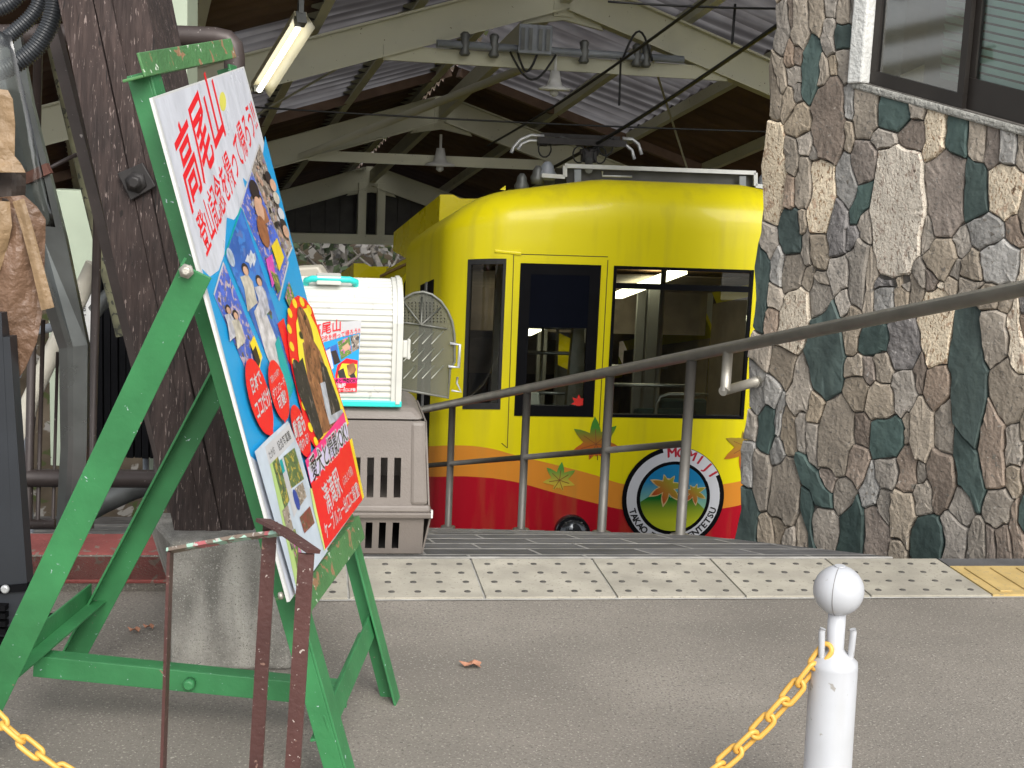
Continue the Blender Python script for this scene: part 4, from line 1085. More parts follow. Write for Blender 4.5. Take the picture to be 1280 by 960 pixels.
gold = mat('emblem gold', (.6, .45, .2), .5)
for (x, z, r, rot, sc) in ((-.055, .085, .155, -98, 1), (.15, .045, .105, -80, 1)):
    flat([(a, b) for a, b in leaf_poly(x, z, r, math.radians(rot), .40)], 'emblem_leaf_edge', gold, -.0102, emb)
    flat([(a, b) for a, b in leaf_poly(x, z, r * .86, math.radians(rot), .36)], 'emblem_leaf', leaf_mat('emblem leaf', (.42, .08, .02), (.3, .3, .03), .5), -.0118, emb)

# lettering -------------------------------------------------------------
_glyph = {}
def glyphs(txt, bold=0.0, extr=0.0):
    """text as a mesh: returns (verts, faces, width) at size 1"""
    key = (txt, bold)
    if key not in _glyph:
        cu = bpy.data.curves.new('lettering', 'FONT'); cu.body = txt; cu.size = 1.0; cu.offset = bold; cu.resolution_u = 3; cu.fill_mode = 'FRONT'
        ob = bpy.data.objects.new('lettering_tmp', cu); col.objects.link(ob)
        dg = bpy.context.evaluated_depsgraph_get()
        me = bpy.data.meshes.new_from_object(ob.evaluated_get(dg))
        vs = [(v.co.x, v.co.y) for v in me.vertices]; fs = [tuple(p.vertices) for p in me.polygons]
        col.objects.unlink(ob); bpy.data.objects.remove(ob); bpy.data.meshes.remove(me)
        _glyph[key] = (vs, fs)
    return _glyph[key]
def text_on(txt, fn, name, m, par, bold=0.0):
    vs, fs = glyphs(txt, bold)
    q = MB(); q.add([fn(x, y) for x, y in vs], fs); o = q.build(name, m, par); return o
def arc_text(txt, r, a0_, a1_, size, m, inward, bold, name):
    n = len(txt)
    for i, ch in enumerate(txt):
        if ch == ' ': continue
        a = math.radians(a0_ + (a1_ - a0_) * i / (n - 1))
        vs, fs = glyphs(ch, bold)
        w = max(v[0] for v in vs) + min(v[0] for v in vs)
        t_ = V((-math.sin(a), math.cos(a))) * (1 if inward else -1); u_ = V((math.cos(a), math.sin(a))) * (-1 if inward else 1)
        c_ = V((ex, ez)) + V((math.cos(a), math.sin(a))) * r
        def fn(x, y):
            p = c_ + t_ * ((x - w / 2) * size) + u_ * (y * size); return fpt(p.x, p.y, -.0068 - .0001 * (a1_ < 32))
        text_on(ch, fn, name, m, emb, bold)
letred = mat('emblem red letters', (.45, .01, .03), .5); letblk = mat('emblem black letters', (.01, .01, .012), .5)
flat([((.27 + (.1 if j else 0)) * math.cos(math.radians(a)), (.27 + (.105 if j else 0)) * math.sin(math.radians(a))) for j in (0, 1) for a in (range(28, 107, 6) if j == 0 else range(106, 27, -6))], 'letter_patch', white_p, -.0060, emb)
arc_text('MOMIJI', .300, 96, 33, .098, letred, False, 0.0, 'emblem_letter')
arc_text('MOMIJI', .303, 94.9, 31.9, .098, letred, False, 0.0, 'emblem_letter')
arc_text('TAKAO TOZAN DENTETSU', .334, 199, 343, .066, letblk, True, .03, 'emblem_letter')

# --- headlamp peeping over the ramp edge
hx, hz = nose(711, 664)
c_ = fpt(hx, hz, -.02)
hl = MB().lathe(c_, [(.125, .06), (.125, -.03), (.112, -.06)], 28, axis=-NN).build('headlamp', mat('glossy black lamp housing', (.012, .012, .014), .15, coat=.6), car)
MB().lathe(c_, [(.108, .05), (.10, .075), (.06, .10), (.02, .106)], 28, axis=-NN).build('lens', mat('dark lens', (.06, .065, .07), .08, .6), hl)
for k in range(4):
    q = MB(); z = -.03 + k * .025
    q.tube([c_ + V((0, 0, .02 + k * .022)) - NN * (.10 - .006 * k) + EE * x * (.1 - .012 * k) + NN * abs(x) * .02 for x in (-1, -.5, 0, .5, 1)], .004, 6); q.build('guard_wire', M['dirtygrey'], hl)

# --- left flank: narrow cab window, gap, stepped saloon, wedge boxes
def sp(x, y, z): return P3(x, y, z)
def side_panel(name, y0, y1, z0, z1, x, m, par=car, th=.006):
    return MB().prism([sp(x, y0, z0), sp(x, y1, z0), sp(x, y1, z1), sp(x, y0, z1)], EE * -th).build(name, m, par)
side_panel('cab_side_window', .56, .98, -1.1, .62, -HW - .001, M['black'])
side_panel('window_slat', .74, .80, -1.1, .62, -HW - .008, grey)
XS = -HW
q = MB(); q.prism([sp(XS + .06, 1.57, -2.05), sp(XS + .16, 1.57, -2.05), sp(XS + .16, 1.57, 1.0), sp(XS + .06, 1.57, 1.0)], DV * .2); q.build('gangway', M['rubber'], car)
# stepped saloon behind
def sect(y0, y1, xl, dz):
    q = MB()
    prof = [(xl, -2.1), (xl, .72), (xl + .12, .96), (xl + .5, 1.1), (0, 1.16), (1.1, 1.1), (1.5, .96), (1.62, .72), (1.62, -2.1)]
    q.grid([[P3(x, y0, z + dz) for x, z in prof], [P3(x, y1, z + dz) for x, z in prof]], smooth=False); return q
q = sect(1.78, 3.0, XS + .02, 0.0); q.build('saloon', M['band'], car, solid=.03)
q = sect(3.01, 5.2, XS + .02, -.32); q.build('saloon', M['band'], car, solid=.03)
q = sect(5.21, 9.0, XS + .02, -.62); q.build('saloon', M['band'], car, solid=.03)
# wedge-shaped equipment boxes over the doors
def wedge(pxs, y0, ylen, th, name):
    pts = []
    for (px, py) in pxs:
        p = on_plane(px, py, NN, TN + y0); pts.append(p)
    return pts
def px_y(px, py, y): return on_plane(px, py, NN, TN + y)
Y0_, Y1_ = 1.66, 3.2
fa = [px_y(550, 243, Y0_), px_y(567, 243, Y0_), px_y(575, 248, Y0_), px_y(601, 248, Y0_), px_y(574, 346, Y0_), px_y(546, 345, Y0_)]
wd = MB()
bk = [px_y(492, 290, Y1_), px_y(507, 290, Y1_), px_y(513, 293, Y1_), px_y(535, 294, Y1_), px_y(518, 316, Y1_), px_y(491, 314, Y1_)]
wd.v += fa + bk
wd.f += [(5, 4, 3, 2, 1, 0), (6, 7, 8, 9, 10, 11)] + [(i, (i + 1) % 6, 6 + (i + 1) % 6, 6 + i) for i in range(6)]; wd.sm += [False] * 8
wd.build('door_gear_box', M['yellow'], car, bevel=.006, fix=True)
q = MB(); q.prism([px_y(549, 346, Y0_ + .02), px_y(565, 346, Y0_ + .02), px_y(556, 640, Y0_ + .02), px_y(540, 640, Y0_ + .02)], DV * .12); q.build('door_pillar', M['band'], car)
for (a, b, c__, d, m, y) in (((527, 330), (548, 345), (548, 640), (520, 640), 'black', 2.3), ((520, 330), (525, 333), (520, 640), (514, 640), 'yellow', 2.6), ((534, 336), (547, 344), (543, 640), (531, 640), 'greypaint', 2.25)):
    q = MB(); q.prism([px_y(*a, y), px_y(*b, y), px_y(*c__, y), px_y(*d, y)], DV * .05); q.build('door_leaf', M[m], car)
Y2_, Y3_ = 5.0, 6.5
fa = [px_y(442, 329, Y2_), px_y(456, 329, Y2_), px_y(463, 333, Y2_), px_y(486, 333, Y2_), px_y(470, 420, Y2_), px_y(440, 420, Y2_)]
bk = [px_y(405, 357, Y3_), px_y(416, 357, Y3_), px_y(421, 359, Y3_), px_y(440, 360, Y3_), px_y(428, 385, Y3_), px_y(404, 383, Y3_)]
wd = MB(); wd.v += fa + bk
wd.f += [(5, 4, 3, 2, 1, 0), (6, 7, 8, 9, 10, 11)] + [(i, (i + 1) % 6, 6 + (i + 1) % 6, 6 + i) for i in range(6)]; wd.sm += [False] * 8
wd.build('door_gear_box', M['yellow'], car, bevel=.006, fix=True)
# saloon end of the next step with its rounded roof and two arched windows
Yr = 3.35
rf = [(460, 372), (475, 352), (492, 338), (512, 322), (530, 318), (545, 345), (545, 480), (455, 480)]
q = MB(); q.prism([px_y(a, b, Yr) for a, b in rf], DV * .8); q.build('saloon_shoulder', M['yellow'], car, bevel=.02)
for wpts in ([(492, 375), (494, 357), (501, 348), (501, 380)], [(506, 382), (507, 350), (512, 345), (518, 352), (520, 384)]):
    q = MB(); q.prism([px_y(a, b, Yr - .012) for a, b in wpts], NN * .01); q.build('saloon_window', M['black'], car)
# --- roof gear: aluminium frame, insulators and the folded pantograph
rg = []
def rp_(px, py, y): return px_y(px, py, y)
yb = .75
fr_ = MB()
al = M['aluminium']
A_ = [(677, 219), (706, 221), (706, 207), (944, 216), (944, 232), (962, 234)]
for i in range(5):
    MB().bar(rp_(*A_[i], yb), rp_(*A_[i + 1], yb), .03, .03, up=NN).build('roof_frame_bar', al, car)
MB().prism([rp_(708, 211, yb + .05), rp_(942, 219, yb + .05), rp_(942, 240, yb + .05), rp_(708, 240, yb + .05)], NN * .5).build('roof_gear_case', mat('dark roof gear', (.05, .05, .05), .6, var=.3), car)
for px in (722, 928):
    MB().bar(rp_(px, 212 + (px - 722) * .04, yb - .02), rp_(px, 240, yb - .02), .05, .02, up=NN).build('frame_strut', M['insul'], car)
MB().tube([rp_(753, 214, yb - .03), rp_(753, 220, yb - .03), rp_(790, 221, yb - .03)], .008, 6).build('roof_hook', M['aluminium'], car)
for (px, py, s_) in ((684, 217, 1), (672, 222, .8), (652, 232, .8), (955, 232, 1)):
    MB().lathe(rp_(px, py, yb + .1), [(.06 * s_, -.05), (.07 * s_, 0), (.05 * s_, .03), (.045 * s_, .06), (.02 * s_, .09)], 14).build('roof_insulator', M['insul'] if s_ == 1 else M['dirtygrey'], car)
MB().prism([rp_(625, 237, .6), rp_(632, 232, .6), rp_(632, 238, .6)], NN * .02).build('roof_fin', M['yellow'], car)
yp = 1.3
dg = M['dirtygrey']
MB().bar(rp_(672, 175, yp), rp_(782, 180, yp), .05, .06, up=NN).build('pantograph_head', M['blackmetal'], car)
MB().bar(rp_(676, 168, yp + .25), rp_(775, 173, yp + .25), .03, .03, up=NN).build('pantograph_head', M['blackmetal'], car)
for pts in ([(680, 170), (664, 169), (650, 175), (642, 184), (639, 191)], [(682, 176), (662, 176), (652, 180), (647, 187)], [(778, 173), (790, 174), (798, 180), (802, 193)], [(770, 180), (782, 181), (790, 188), (793, 199)]):
    MB().tube([rp_(a, b, yp + .05) for a, b in pts], .014, 8).build('pantograph_horn', al, car)
for pts in ([(700, 172), (738, 182), (738, 196)], [(757, 180), (740, 186), (732, 198)], [(685, 180), (735, 178), (765, 178)], [(690, 174), (750, 183), (768, 174)]):
    MB().tube([rp_(a, b, yp + .12) for a, b in pts], .016, 8).build('pantograph_arm', dg, car)
for (px, py, s_) in ((736, 196, .09), (742, 190, .06), (678, 178, .06), (770, 179, .06), (730, 190, .05)):
    q = MB(); c_ = rp_(px, py, yp + .05); q.box(c_, EE * s_ * 1.3, NN * s_, V((0, 0, s_))); q.build('pantograph_joint', M['blackmetal'], car, bevel=.01)
for (px, py, r_) in ((724, 193, .05), (750, 194, .05), (681, 186, .05), (757, 182, .06)):
    c_ = rp_(px, py, yp); MB().tube([c_ + EE * r_ * math.cos(a * .5) + V((0, 0, r_ * math.sin(a * .5) * 1.3)) for a in range(13)], .006, 6, closed=True).build('pantograph_cable', M['wire'], car)
MB().tube([rp_(736, 200, yp + .05), rp_(736, 212, yb)], .03, 8).build('pantograph_foot', dg, car)

# ================================================================== HILLSIDE AND TREES BEYOND THE SHED
hs_ = MB(); rows = []
hr = random.Random(5)
for j in range(16):
    n = 27 + j * 3.2
    row = []
    for i in range(40):
        e = -75 + i * 3.4
        z = -7.2 - (n - 27) * .05 + max(0, n - 30) * 0.75 + hr.uniform(-.5, .5)
        row.append(en(e, n, z))
    rows.append(row)
hs_.grid(rows, smooth=True)
leaflitter = mat('leaf litter slope', (0.045, 0.036, 0.026), 0.95, var=0.5, vs=.8, bump=1.0, bs=3, spec=0.0, chips=[((0.12, 0.112, 0.10), 1.7, 0.60), ((0.03, 0.035, 0.015), 2.5, 0.57)])
struct(hs_.build('hillside', leaflitter))
bark = mat('grey bark', (0.16, 0.145, 0.125), 0.9, var=0.35, vs=3, bump=.6, bs=20)
leafm = [mat('evergreen leaf', (0.03, 0.045, 0.018), 0.7, var=.4, vs=3), mat('dry brown leaf', (0.055, 0.038, 0.024), 0.8, var=.4, vs=3), mat('grey twig leaf', (0.13, 0.122, 0.11), 0.8, var=.3, vs=3)]
def tree(px, Y, h, kind, lab):
    b_ = dep(px, 330, Y); 
    z0 = -7.4 + max(0, (Y - 30)) * .7
    b_ = V((b_.x, b_.y, z0))
    r = thing('bare_tree' if kind else 'evergreen_tree', b_, lab, 'tree', 'trees on the slope behind the shed')
    tk = MB(); pts = [b_ + V((math.sin(i * 1.3 + px) * .08 * i, 0, h * i / 6)) for i in range(7)]
    tk.tube(pts, [.17 - .02 * i for i in range(7)], 8)
    for k in range(14):
        i = 1 + (k % 5); p = pts[i]; a = hr.uniform(0, 6.28); l = hr.uniform(.6, 1.8)
        tk.tube([p, p + V((math.cos(a) * l * .5, math.sin(a) * l * .5, l * .4)), p + V((math.cos(a) * l, math.sin(a) * l, l * .9))], [.05, .03, .012], 5)
    tk.build('trunk', bark, r)
    cr = MB()
    for k in range(520):
        i = hr.uniform(1.2, 6); p = pts[int(i)]; a = hr.uniform(0, 6.28); l = hr.uniform(.1, 1.7)
        c = p + V((math.cos(a) * l, math.sin(a) * l, hr.uniform(-.3, 1.0)))
        s_ = hr.uniform(.06, .17); u = V((hr.uniform(-1, 1), hr.uniform(-1, 1), hr.uniform(-1, 1))).normalized() * s_; w = u.orthogonal().normalized() * s_ * .6
        cr.add([c - u, c + w, c + u, c - w], [(0, 1, 2, 3)])
    o = cr.build('crown', leafm[kind], r); o['kind'] = 'stuff'
for i, (px, Y, h, k, lab) in enumerate(((375, 31, 5, 2, 'leftmost pale twiggy tree seen under the dark gable'), (398, 33, 5.5, 0, 'dark evergreen tree under the gable, second from the left'),
        (418, 30, 4.5, 1, 'brown leaved tree under the gable, third from the left'), (440, 34, 6, 2, 'pale twiggy tree in the middle under the gable'),
        (455, 31, 5, 0, 'dark evergreen tree just right of the middle under the gable'), (475, 33, 5.5, 2, 'pale twiggy tree left of the yellow gear box'), (497, 31, 5, 1, 'brown leaved tree partly hidden by the yellow gear box'))):
    tree(px, Y, h, k, lab)

# ================================================================== LEFT SIDE: KERB, FENCE, POST
k0, k1 = gz(-60, 737), gz(330, 737)
kd = (k1 - k0).normalized(); kn = V((-kd.y, kd.x, 0))
kz = 0.13
KE = (gz(215, 737) - k0).dot(kd)
kA = gz(100, 692, kz)
off_ = (kA - k0).dot(kn)
def kp(a, b, z): return k0 + kd * a + kn * b + V((0, 0, z))
kerb = thing('kerb', kp(.5, off_, 0), 'red painted kerb with grey asphalt upstand behind the easel on the left', 'kerb')
MB().prism([kp(-2, .02, 0), kp(KE, .02, 0), kp(KE, off_, kz - .004), kp(-2, off_, kz - .004)], V((0, 0, -.08))).build('upstand', M['asphalt'], kerb)
MB().prism([kp(-2, off_ - .0, 0), kp(KE, off_, 0), kp(KE, off_ + .012, kz), kp(KE, off_ + .36, kz), kp(KE, off_ + .36, 0)][:0] or [kp(-2, off_, kz), kp(KE, off_, kz), kp(KE, off_ + .2, kz + .01), kp(-2, off_ + .2, kz + .01)], V((0, 0, -.1))).build('red_top', M['redkerb'], kerb, bevel=.01)
MB().bar(gz(159, 688, kz), V(gz(159, 688, kz)) + V((0, 0, -.1)), .012, .01, up=kn).build('nail_stain', M['blackmetal'], kerb)

# pipe fence
YF = 4.95
fence = thing('pipe_fence', V((-1.6, YF, 0.1)), 'dark brown pipe fence with a thick rounded top rail behind the timber post', 'fence')
tp_ = [dep(-120, 44, YF), dep(0, 44, YF), dep(150, 42, YF), dep(270, 47, YF), dep(284, 50, YF), dep(291, 58, YF), dep(293, 70, YF), dep(296, 330, YF), dep(297, 640, YF)]
MB().tube(tp_, 0.037, 14).build('top_rail', M['iron'], fence)
MB().tube([dep(-120, 596, YF), dep(240, 599, YF)], 0.034, 14).build('lower_rail', M['iron'], fence)
MB().tube([dep(-120, 655, YF), dep(70, 655, YF)], 0.02, 10).build('foot_rail', M['iron'], fence)
for (xa, ya, xb, yb_, r_) in ((48, 45, 35, 660, .016), (128, 45, 112, 660, .016), (205, 45, 196, 660, .016), (54, 400, 47, 660, .008), (72, 440, 66, 660, .006)):
    MB().tube([dep(xa, ya, YF), dep(xb, yb_, YF)], r_, 10).build('post', M['iron'], fence)

# concrete footing and the leaning timber post
B = [gz(207, 838), gz(362, 838)]
fd = (B[1] - B[0]).normalized(); fn_ = V((-fd.y, fd.x, 0))
foot = MB()
top_z = dep(260, 672, B[0].y + .05).z
bl, br = B[0], B[1]
FT = [dep(193, 673, B[0].y + .04), dep(348, 673, B[0].y + .04)]
tz = FT[0].z
dl = .42
blt = dep(180, 640, B[0].y + .36); blb = gz(204, 815)
foot.hexa([gz(213, 838), gz(364, 838), gz(364, 838) + V((0, .42, 0)), V((blb.x, B[0].y + .36, 0)),
           dep(214, 676, B[0].y + .03), dep(345, 676, B[0].y + .03), dep(340, 640, B[0].y + .36), blt])
fo = foot.build('concrete_footing', M['concrete'], bevel=.012)
tag(fo, 'cracked grey concrete footing block under the timber post', 'footing')
f00, f01, f10 = gz(213, 838), gz(364, 838), dep(214, 676, B[0].y + .03)
cn = (f01 - f00).cross(f10 - f00).normalized()
for pts in ([(268, 682), (272, 700), (269, 716), (273, 735)], [(271, 758), (268, 778), (274, 800), (268, 815), (277, 826)], [(268, 815), (255, 826), (243, 832)]):
    P = [on_plane(a, b, cn, cn.dot(f00)) for a, b in pts]
    MB().tube(P, [.0009 + .0008 * (i % 2) for i in range(len(P))], 5).build('crack', M['blackmetal'], fo)
tb0, tb1 = [dep(x, 672, B[0].y + .14) for x in (219, 318)]
tt0, tt1 = [dep(x, -60, B[0].y + .32) for x in (60, 170)]
tt0, tt1 = tb0 + (tt0 - tb0) * 1.6, tb1 + (tt1 - tb1) * 1.6      # runs on upwards out of the picture
dpt = V((.02, .22, 0))
post = thing('timber_post', (tb0 + tb1) / 2, 'dark weathered timber post leaning on the concrete footing', 'post')
# three boards side by side with dark seams, as seen on the post's face
def tl(f, top): return (tt0.lerp(tt1, f) if top else tb0.lerp(tb1, f))
for f0, f1, d0 in ((0.0, 0.395, 0.0), (0.405, 0.60, 0.004), (0.615, 1.0, -0.003)):
    q = MB(); nrm = V((0, -1, 0)) * d0
    a, b, c, d = tl(f0, 0) + nrm, tl(f1, 0) + nrm, tl(f1, 1) + nrm, tl(f0, 1) + nrm
    rows_f, rows_b = [], []
    for i in range(15):
        t_ = i / 14; jit = hr.uniform(-.0025, .0025)
        l, r_ = a.lerp(d, t_), b.lerp(c, t_)
        rows_f.append([l + V((jit, 0, 0)), l.lerp(r_, .5) + V((0, -.004, 0)), r_ + V((jit, 0, 0)), r_ + dpt, l + dpt, l + V((jit, 0, 0))])
    q.grid(rows_f, smooth=False); q.add([tl(f0, 0) + nrm, tl(f1, 0) + nrm, tl(f1, 0) + dpt, tl(f0, 0) + dpt], [(0, 1, 2, 3)]); q.add([d, c, c + dpt, d + dpt], [(0, 1, 2, 3)])
    q.build('board', M['timber'], post, fix=True)
yb0 = B[0].y + .245
pc = dep(170, 228, yb0 - .02)
q = MB(); s_ = .05
px4 = [dep(146, 217, yb0 - .02), dep(178, 203, yb0 - .02), dep(195, 233, yb0 - .02), dep(163, 251, yb0 - .02)]
q.prism(px4, V((0, .012, 0))); bp_ = q.build('bolt_plate', M['blackmetal'], post, bevel=.003)
MB().lathe(pc, [(.03, 0), (.03, .006), (.02, .0065), (.02, .022), (.012, .026)], 6, axis=(0, -1, 0)).build('bolt_head', M['blackmetal'], bp_)
# crevice fill behind the boards
q = MB(); q.hexa([tl(.03, 0) + V((0, .02, 0)), tl(.97, 0) + V((0, .02, 0)), tl(.97, 0) + V((.015, .2, 0)), tl(.03, 0) + V((.015, .2, 0)), tl(.03, 1) + V((0, .02, 0)), tl(.97, 1) + V((0, .02, 0)), tl(.97, 1) + V((.015, .2, 0)), tl(.03, 1) + V((.015, .2, 0))])
q.build('timber_core', M['blackmetal'], post)
# darker second strut just left of it
q = MB(); q.bar(dep(226, 668, 4.35), dep(58, 0, 4.35), .034, .05, up=(0, 1, 0)); o = q.build('dark_strut', M['iron']); tag(o, 'thin black strut running just left of the timber post', 'strut')
q = MB(); q.tube([dep(152, 420, 5.3), dep(66, 60, 5.3)], .022, 10); o = q.build('mossy_pole', M['mossy']); tag(o, 'slanting mossy olive pole left of the timber post', 'pole')
q = MB(); q.tube([dep(104, 350, 5.6), dep(72, 85, 5.7)], .012, 8); q.tube([dep(76, 400, 5.6), dep(95, 130, 5.7)], .012, 8)
q = MB(); q.bar(dep(32, 224, 4.6), dep(62, 210, 4.6), .03, .035); q2 = q.build('rusty_bracket', mat('rusty paint', (.17, .07, .05), .7, var=.3, vs=20)); tag(q2, 'small rusty red bracket bar above the brown cover', 'bracket')
q = MB(); q.tube([dep(60, 211, 4.62), dep(96, 193, 4.62)], .007, 8); o = q.build('thin_rod', M['iron']); tag(o, 'thin dark rod joining the rusty bracket to the strut', 'rod')

# pale green columns and cream panel behind the fence
for (xa, xb, Y, lab) in ((186, 234, 6.2, 'pale green steel column behind the top of the green easel'), (56, 122, 6.6, 'pale green steel column behind the sheet metal cover at far left')):
    zb = -.2
    a, b = dep(xa, 40, Y), dep(xb, 40, Y)
    q = MB(); q.abox(a.x, b.x, Y, Y + .2, zb, 3.0 if xa > 100 else dep(90, 238, Y).z); o = q.build('green_column', M['palegreen'], bevel=.004)
    tag(o, lab, 'column')
# upper left: pipe next to the nearer column
MB()
q = MB(); q.tube([dep(183, 0, 6.1), dep(182, 700, 6.1)], .014, 8); o = q.build('thin_pipe', M['insul']); tag(o, 'thin grey pipe along the pale green column above the easel', 'pipe')
# dark ribbed wall panel
rw = thing('ribbed_screen', V((-1.55, 5.9, 0)), 'black ribbed screen behind the lower fence left of the timber post', 'screen')
a, b = dep(120, 500, 5.9), dep(330, 500, 5.9)
nsl = 22
for i in range(nsl):
    x = a.x + (b.x - a.x) * i / nsl
    q = MB(); q.abox(x, x + (b.x - a.x) / nsl - .006, 5.9 + (.008 if i % 2 else 0), 5.93, .02, dep(150, 330, 5.9).z); q.build('slat', M['black'], rw)
MB().abox(a.x, b.x, 5.935, 5.95, .02, dep(150, 330, 5.9).z).build('backing', M['black'], rw)
# grey sheet metal cover, kinked
sm = MB(); YS = 4.6
colx = [[(-40, 40), (24, 40)], [(-10, 140), (40, 130)], [(28, 300), (82, 300)], [(74, 436), (109, 431)], [(76, 560), (108, 560)], [(66, 740), (100, 740)]]
rows = []
for i, (l, r_) in enumerate(colx):
    Y = YS + .0 * i
    rows.append([dep(l[0], l[1], Y + .02), dep(l[0] * .7 + r_[0] * .3, l[1] * .7 + r_[1] * .3, Y - (.012 if i < 3 else 0)), dep((l[0] + r_[0]) / 2, (l[1] + r_[1]) / 2, Y + (.014 if i < 3 else -.004)), dep(r_[0], r_[1], Y), dep(r_[0] + 3, r_[1], Y + .05)])
sm.grid(rows, smooth=False)
o = sm.build('sheet_metal_cover', M['sheetmetal'], solid=.004); tag(o, 'tall kinked grey sheet metal cover beside the brown vinyl', 'metal cover')
# clear vinyl in front of it
cv = MB(); rows = []
for i, y in enumerate(range(40, 300, 20)):
    xl, xr = -40, 14 + (y - 40) * .23
    rows.append([dep(xl + (xr - xl) * j / 8, y + 4 * math.sin(j), 3.75 + .006 * math.sin(j * 1.1 + y * .02) + .004 * math.sin(y * .05 + j)) for j in range(9)])
cv.grid(rows); o = cv.build('clear_vinyl', glass_mat('clear vinyl', (.80, .82, .80), .04, rough=.16), solid=.001); tag(o, 'sheet of clear glossy vinyl hanging above the brown cover', 'vinyl sheet')
# brown vinyl cover
tan = mat('tan vinyl', (.25, .165, .088), .5, var=.2, vs=9, bump=.6, bs=22, dist=.02)
bro = mat('brown vinyl', (.165, .095, .058), .45, var=.22, vs=9, bump=.7, bs=20, dist=.03)
cover = thing('vinyl_cover', dep(10, 480, 3.6), 'brown and tan vinyl cover draped over the black stand at the left edge', 'cover')
def tri(x): return abs((x % 2.0) - 1.0) * 2 - 1
def drape(rows_px, Y, m, name, amp=.012, seed=0, th=.003, bow=.02):
    """hanging cloth: rows of (left, right) photo points, creased with sharp folds that run down and across"""
    R_ = []; sub = 5
    full = []
    for (a_, b_) in zip(rows_px[:-1], rows_px[1:]):
        for k in range(sub): full.append([a_[i] + (b_[i] - a_[i]) * k / sub for i in range(4)])
    full.append(list(rows_px[-1]))
    for i, (xl, xr, yl, yr) in enumerate(full):
        row = []
        for j in range(17):
            f = j / 16; g_ = i / max(1, len(full) - 1)
            w = amp * (tri(f * 3.1 + seed + g_ * .9) * .6 + tri(f * 1.7 - g_ * 2.3 + seed * 2) * .7 + .25 * math.sin(9 * f + 11 * g_ + seed))
            row.append(dep(xl + (xr - xl) * f, yl + (yr - yl) * f, Y + w - bow * math.sin(f * 3.1)))
        R_.append(row)
    return MB().grid(R_, smooth=False).build(name, m, cover, solid=th)
drape([(-60, 10, 104, 113), (-60, 16, 125, 124), (-60, 19, 160, 155), (-60, 18, 215, 212)], 3.68, tan, 'upper_flap', .004, 1, bow=.01)
drape([(-60, 2, 168, 172), (-60, 12, 190, 188), (-60, 26, 206, 204), (-60, 32, 214, 216)], 3.60, tan, 'shoulder_flap', .006, 2)
drape([(-60, 33, 208, 212), (-60, 31, 250, 246), (-60, 40, 275, 262), (-60, 56, 290, 276)], 3.66, mat('cover opening shade', (.03, .02, .014), .7), 'neck_shade', .02, .3)  # near-black sheet: the shade in the cover's opening, put into the colour
drape([(-60, 30, 252, 244), (-60, 46, 268, 258), (-60, 57, 285, 274), (-60, 56, 320, 312), (-60, 55, 352, 348), (-60, 53, 396, 392), (-60, 46, 432, 428), (-60, 32, 464, 460), (-60, 14, 492, 488)], 3.63, bro, 'main_drape', .016, .5)
drape([(16, 30, 252, 248), (28, 42, 290, 287), (40, 54, 335, 332), (52, 68, 388, 384)], 3.585, tan, 'tan_strap', .0015, 3, bow=.004)
drape([(-60, 12, 248, 252), (-60, 15, 280, 282), (-60, 9, 312, 310), (-60, 0, 345, 338)], 3.59, tan, 'front_panel', .008, 4)
# black stand under the cover
st = thing('black_stand', gz(20, 822), 'slim black metal stand at the left edge below the brown cover', 'stand')
YB = gz(20, 822).y
for (xa, ya, xb, yb_, w) in ((-8, 390, 12, 800, .06), (6, 420, 32, 790, .045), (-2, 470, 22, 800, .03)):
    q = MB(); q.bar(dep(xa, ya, YB + .04), dep(xb, yb_, YB + .02), w, .05, up=(0, 1, 0)); q.build('upright', mat('blue black paint', (.02, .023, .028), .45, var=.15), st)
q = MB(); q.abox(dep(-60, 790, YB).x, dep(36, 790, YB).x, YB - .05, YB + .2, 0.0, .06); q.build('foot', M['black'], st)
for k in range(4):
    q = MB(); z = .075 + k * .022; q.abox(dep(-60, 790, YB).x, dep(12, 790, YB).x, YB - .03, YB + .1, z, z + .014); q.build('louvre', M['black'], st)
MB().lathe(dep(7, 736, YB - .01), [(.012, 0), (.012, .006), (.008, .01)], 12, axis=(0, -1, 0)).build('bolt', M['aluminium'], st)
MB().bar(dep(-10, 737, YB), dep(36, 733, YB), .02, .02).build('cross_bar', M['black'], st)
# ribbed black conduits
def conduit(pts_px, Y, r, lab):
    P = [dep(x, y, Y + i * .01) for i, (x, y) in enumerate(pts_px)]
    dense = []
    n = len(P)
    for i in range(n - 1):
        p0_, p1_, p2_, p3_ = P[max(i - 1, 0)], P[i], P[i + 1], P[min(i + 2, n - 1)]
        for k in range(30):
            t_ = k / 30
            dense.append(.5 * ((2 * p1_) + (p2_ - p0_) * t_ + (2 * p0_ - 5 * p1_ + 4 * p2_ - p3_) * t_ ** 2 + (3 * p1_ - p0_ - 3 * p2_ + p3_) * t_ ** 3))
    L_ = 0; out = [dense[0]]; rs = [r]
    step = .0021; acc = 0; k = 0
    for a, b in zip(dense[:-1], dense[1:]):
        seg = (b - a).length; 
        while acc + seg >= step * (len(out)):
            t_ = (step * len(out) - acc) / max(seg, 1e-9); out.append(a.lerp(b, t_)); k = len(out) % 4; rs.append(r if k in (0, 1) else r * .86)
        acc += seg
    o = MB().tube(out, rs, 14).build('ribbed_conduit', mat('black conduit', (.03, .033, .037), .35, var=.1), None)
    tag(o, lab, 'conduit', 'ribbed conduits in the upper left corner')
conduit([(-60, 98), (-10, 92), (22, 78), (48, 55), (66, 18), (70, -30)], 3.9, .027, 'lowest and thickest black ribbed conduit in the upper left corner')
conduit([(-60, 50), (-5, 52), (20, 38), (45, 12), (60, -30)], 3.95, .022, 'middle black ribbed conduit in the upper left corner')
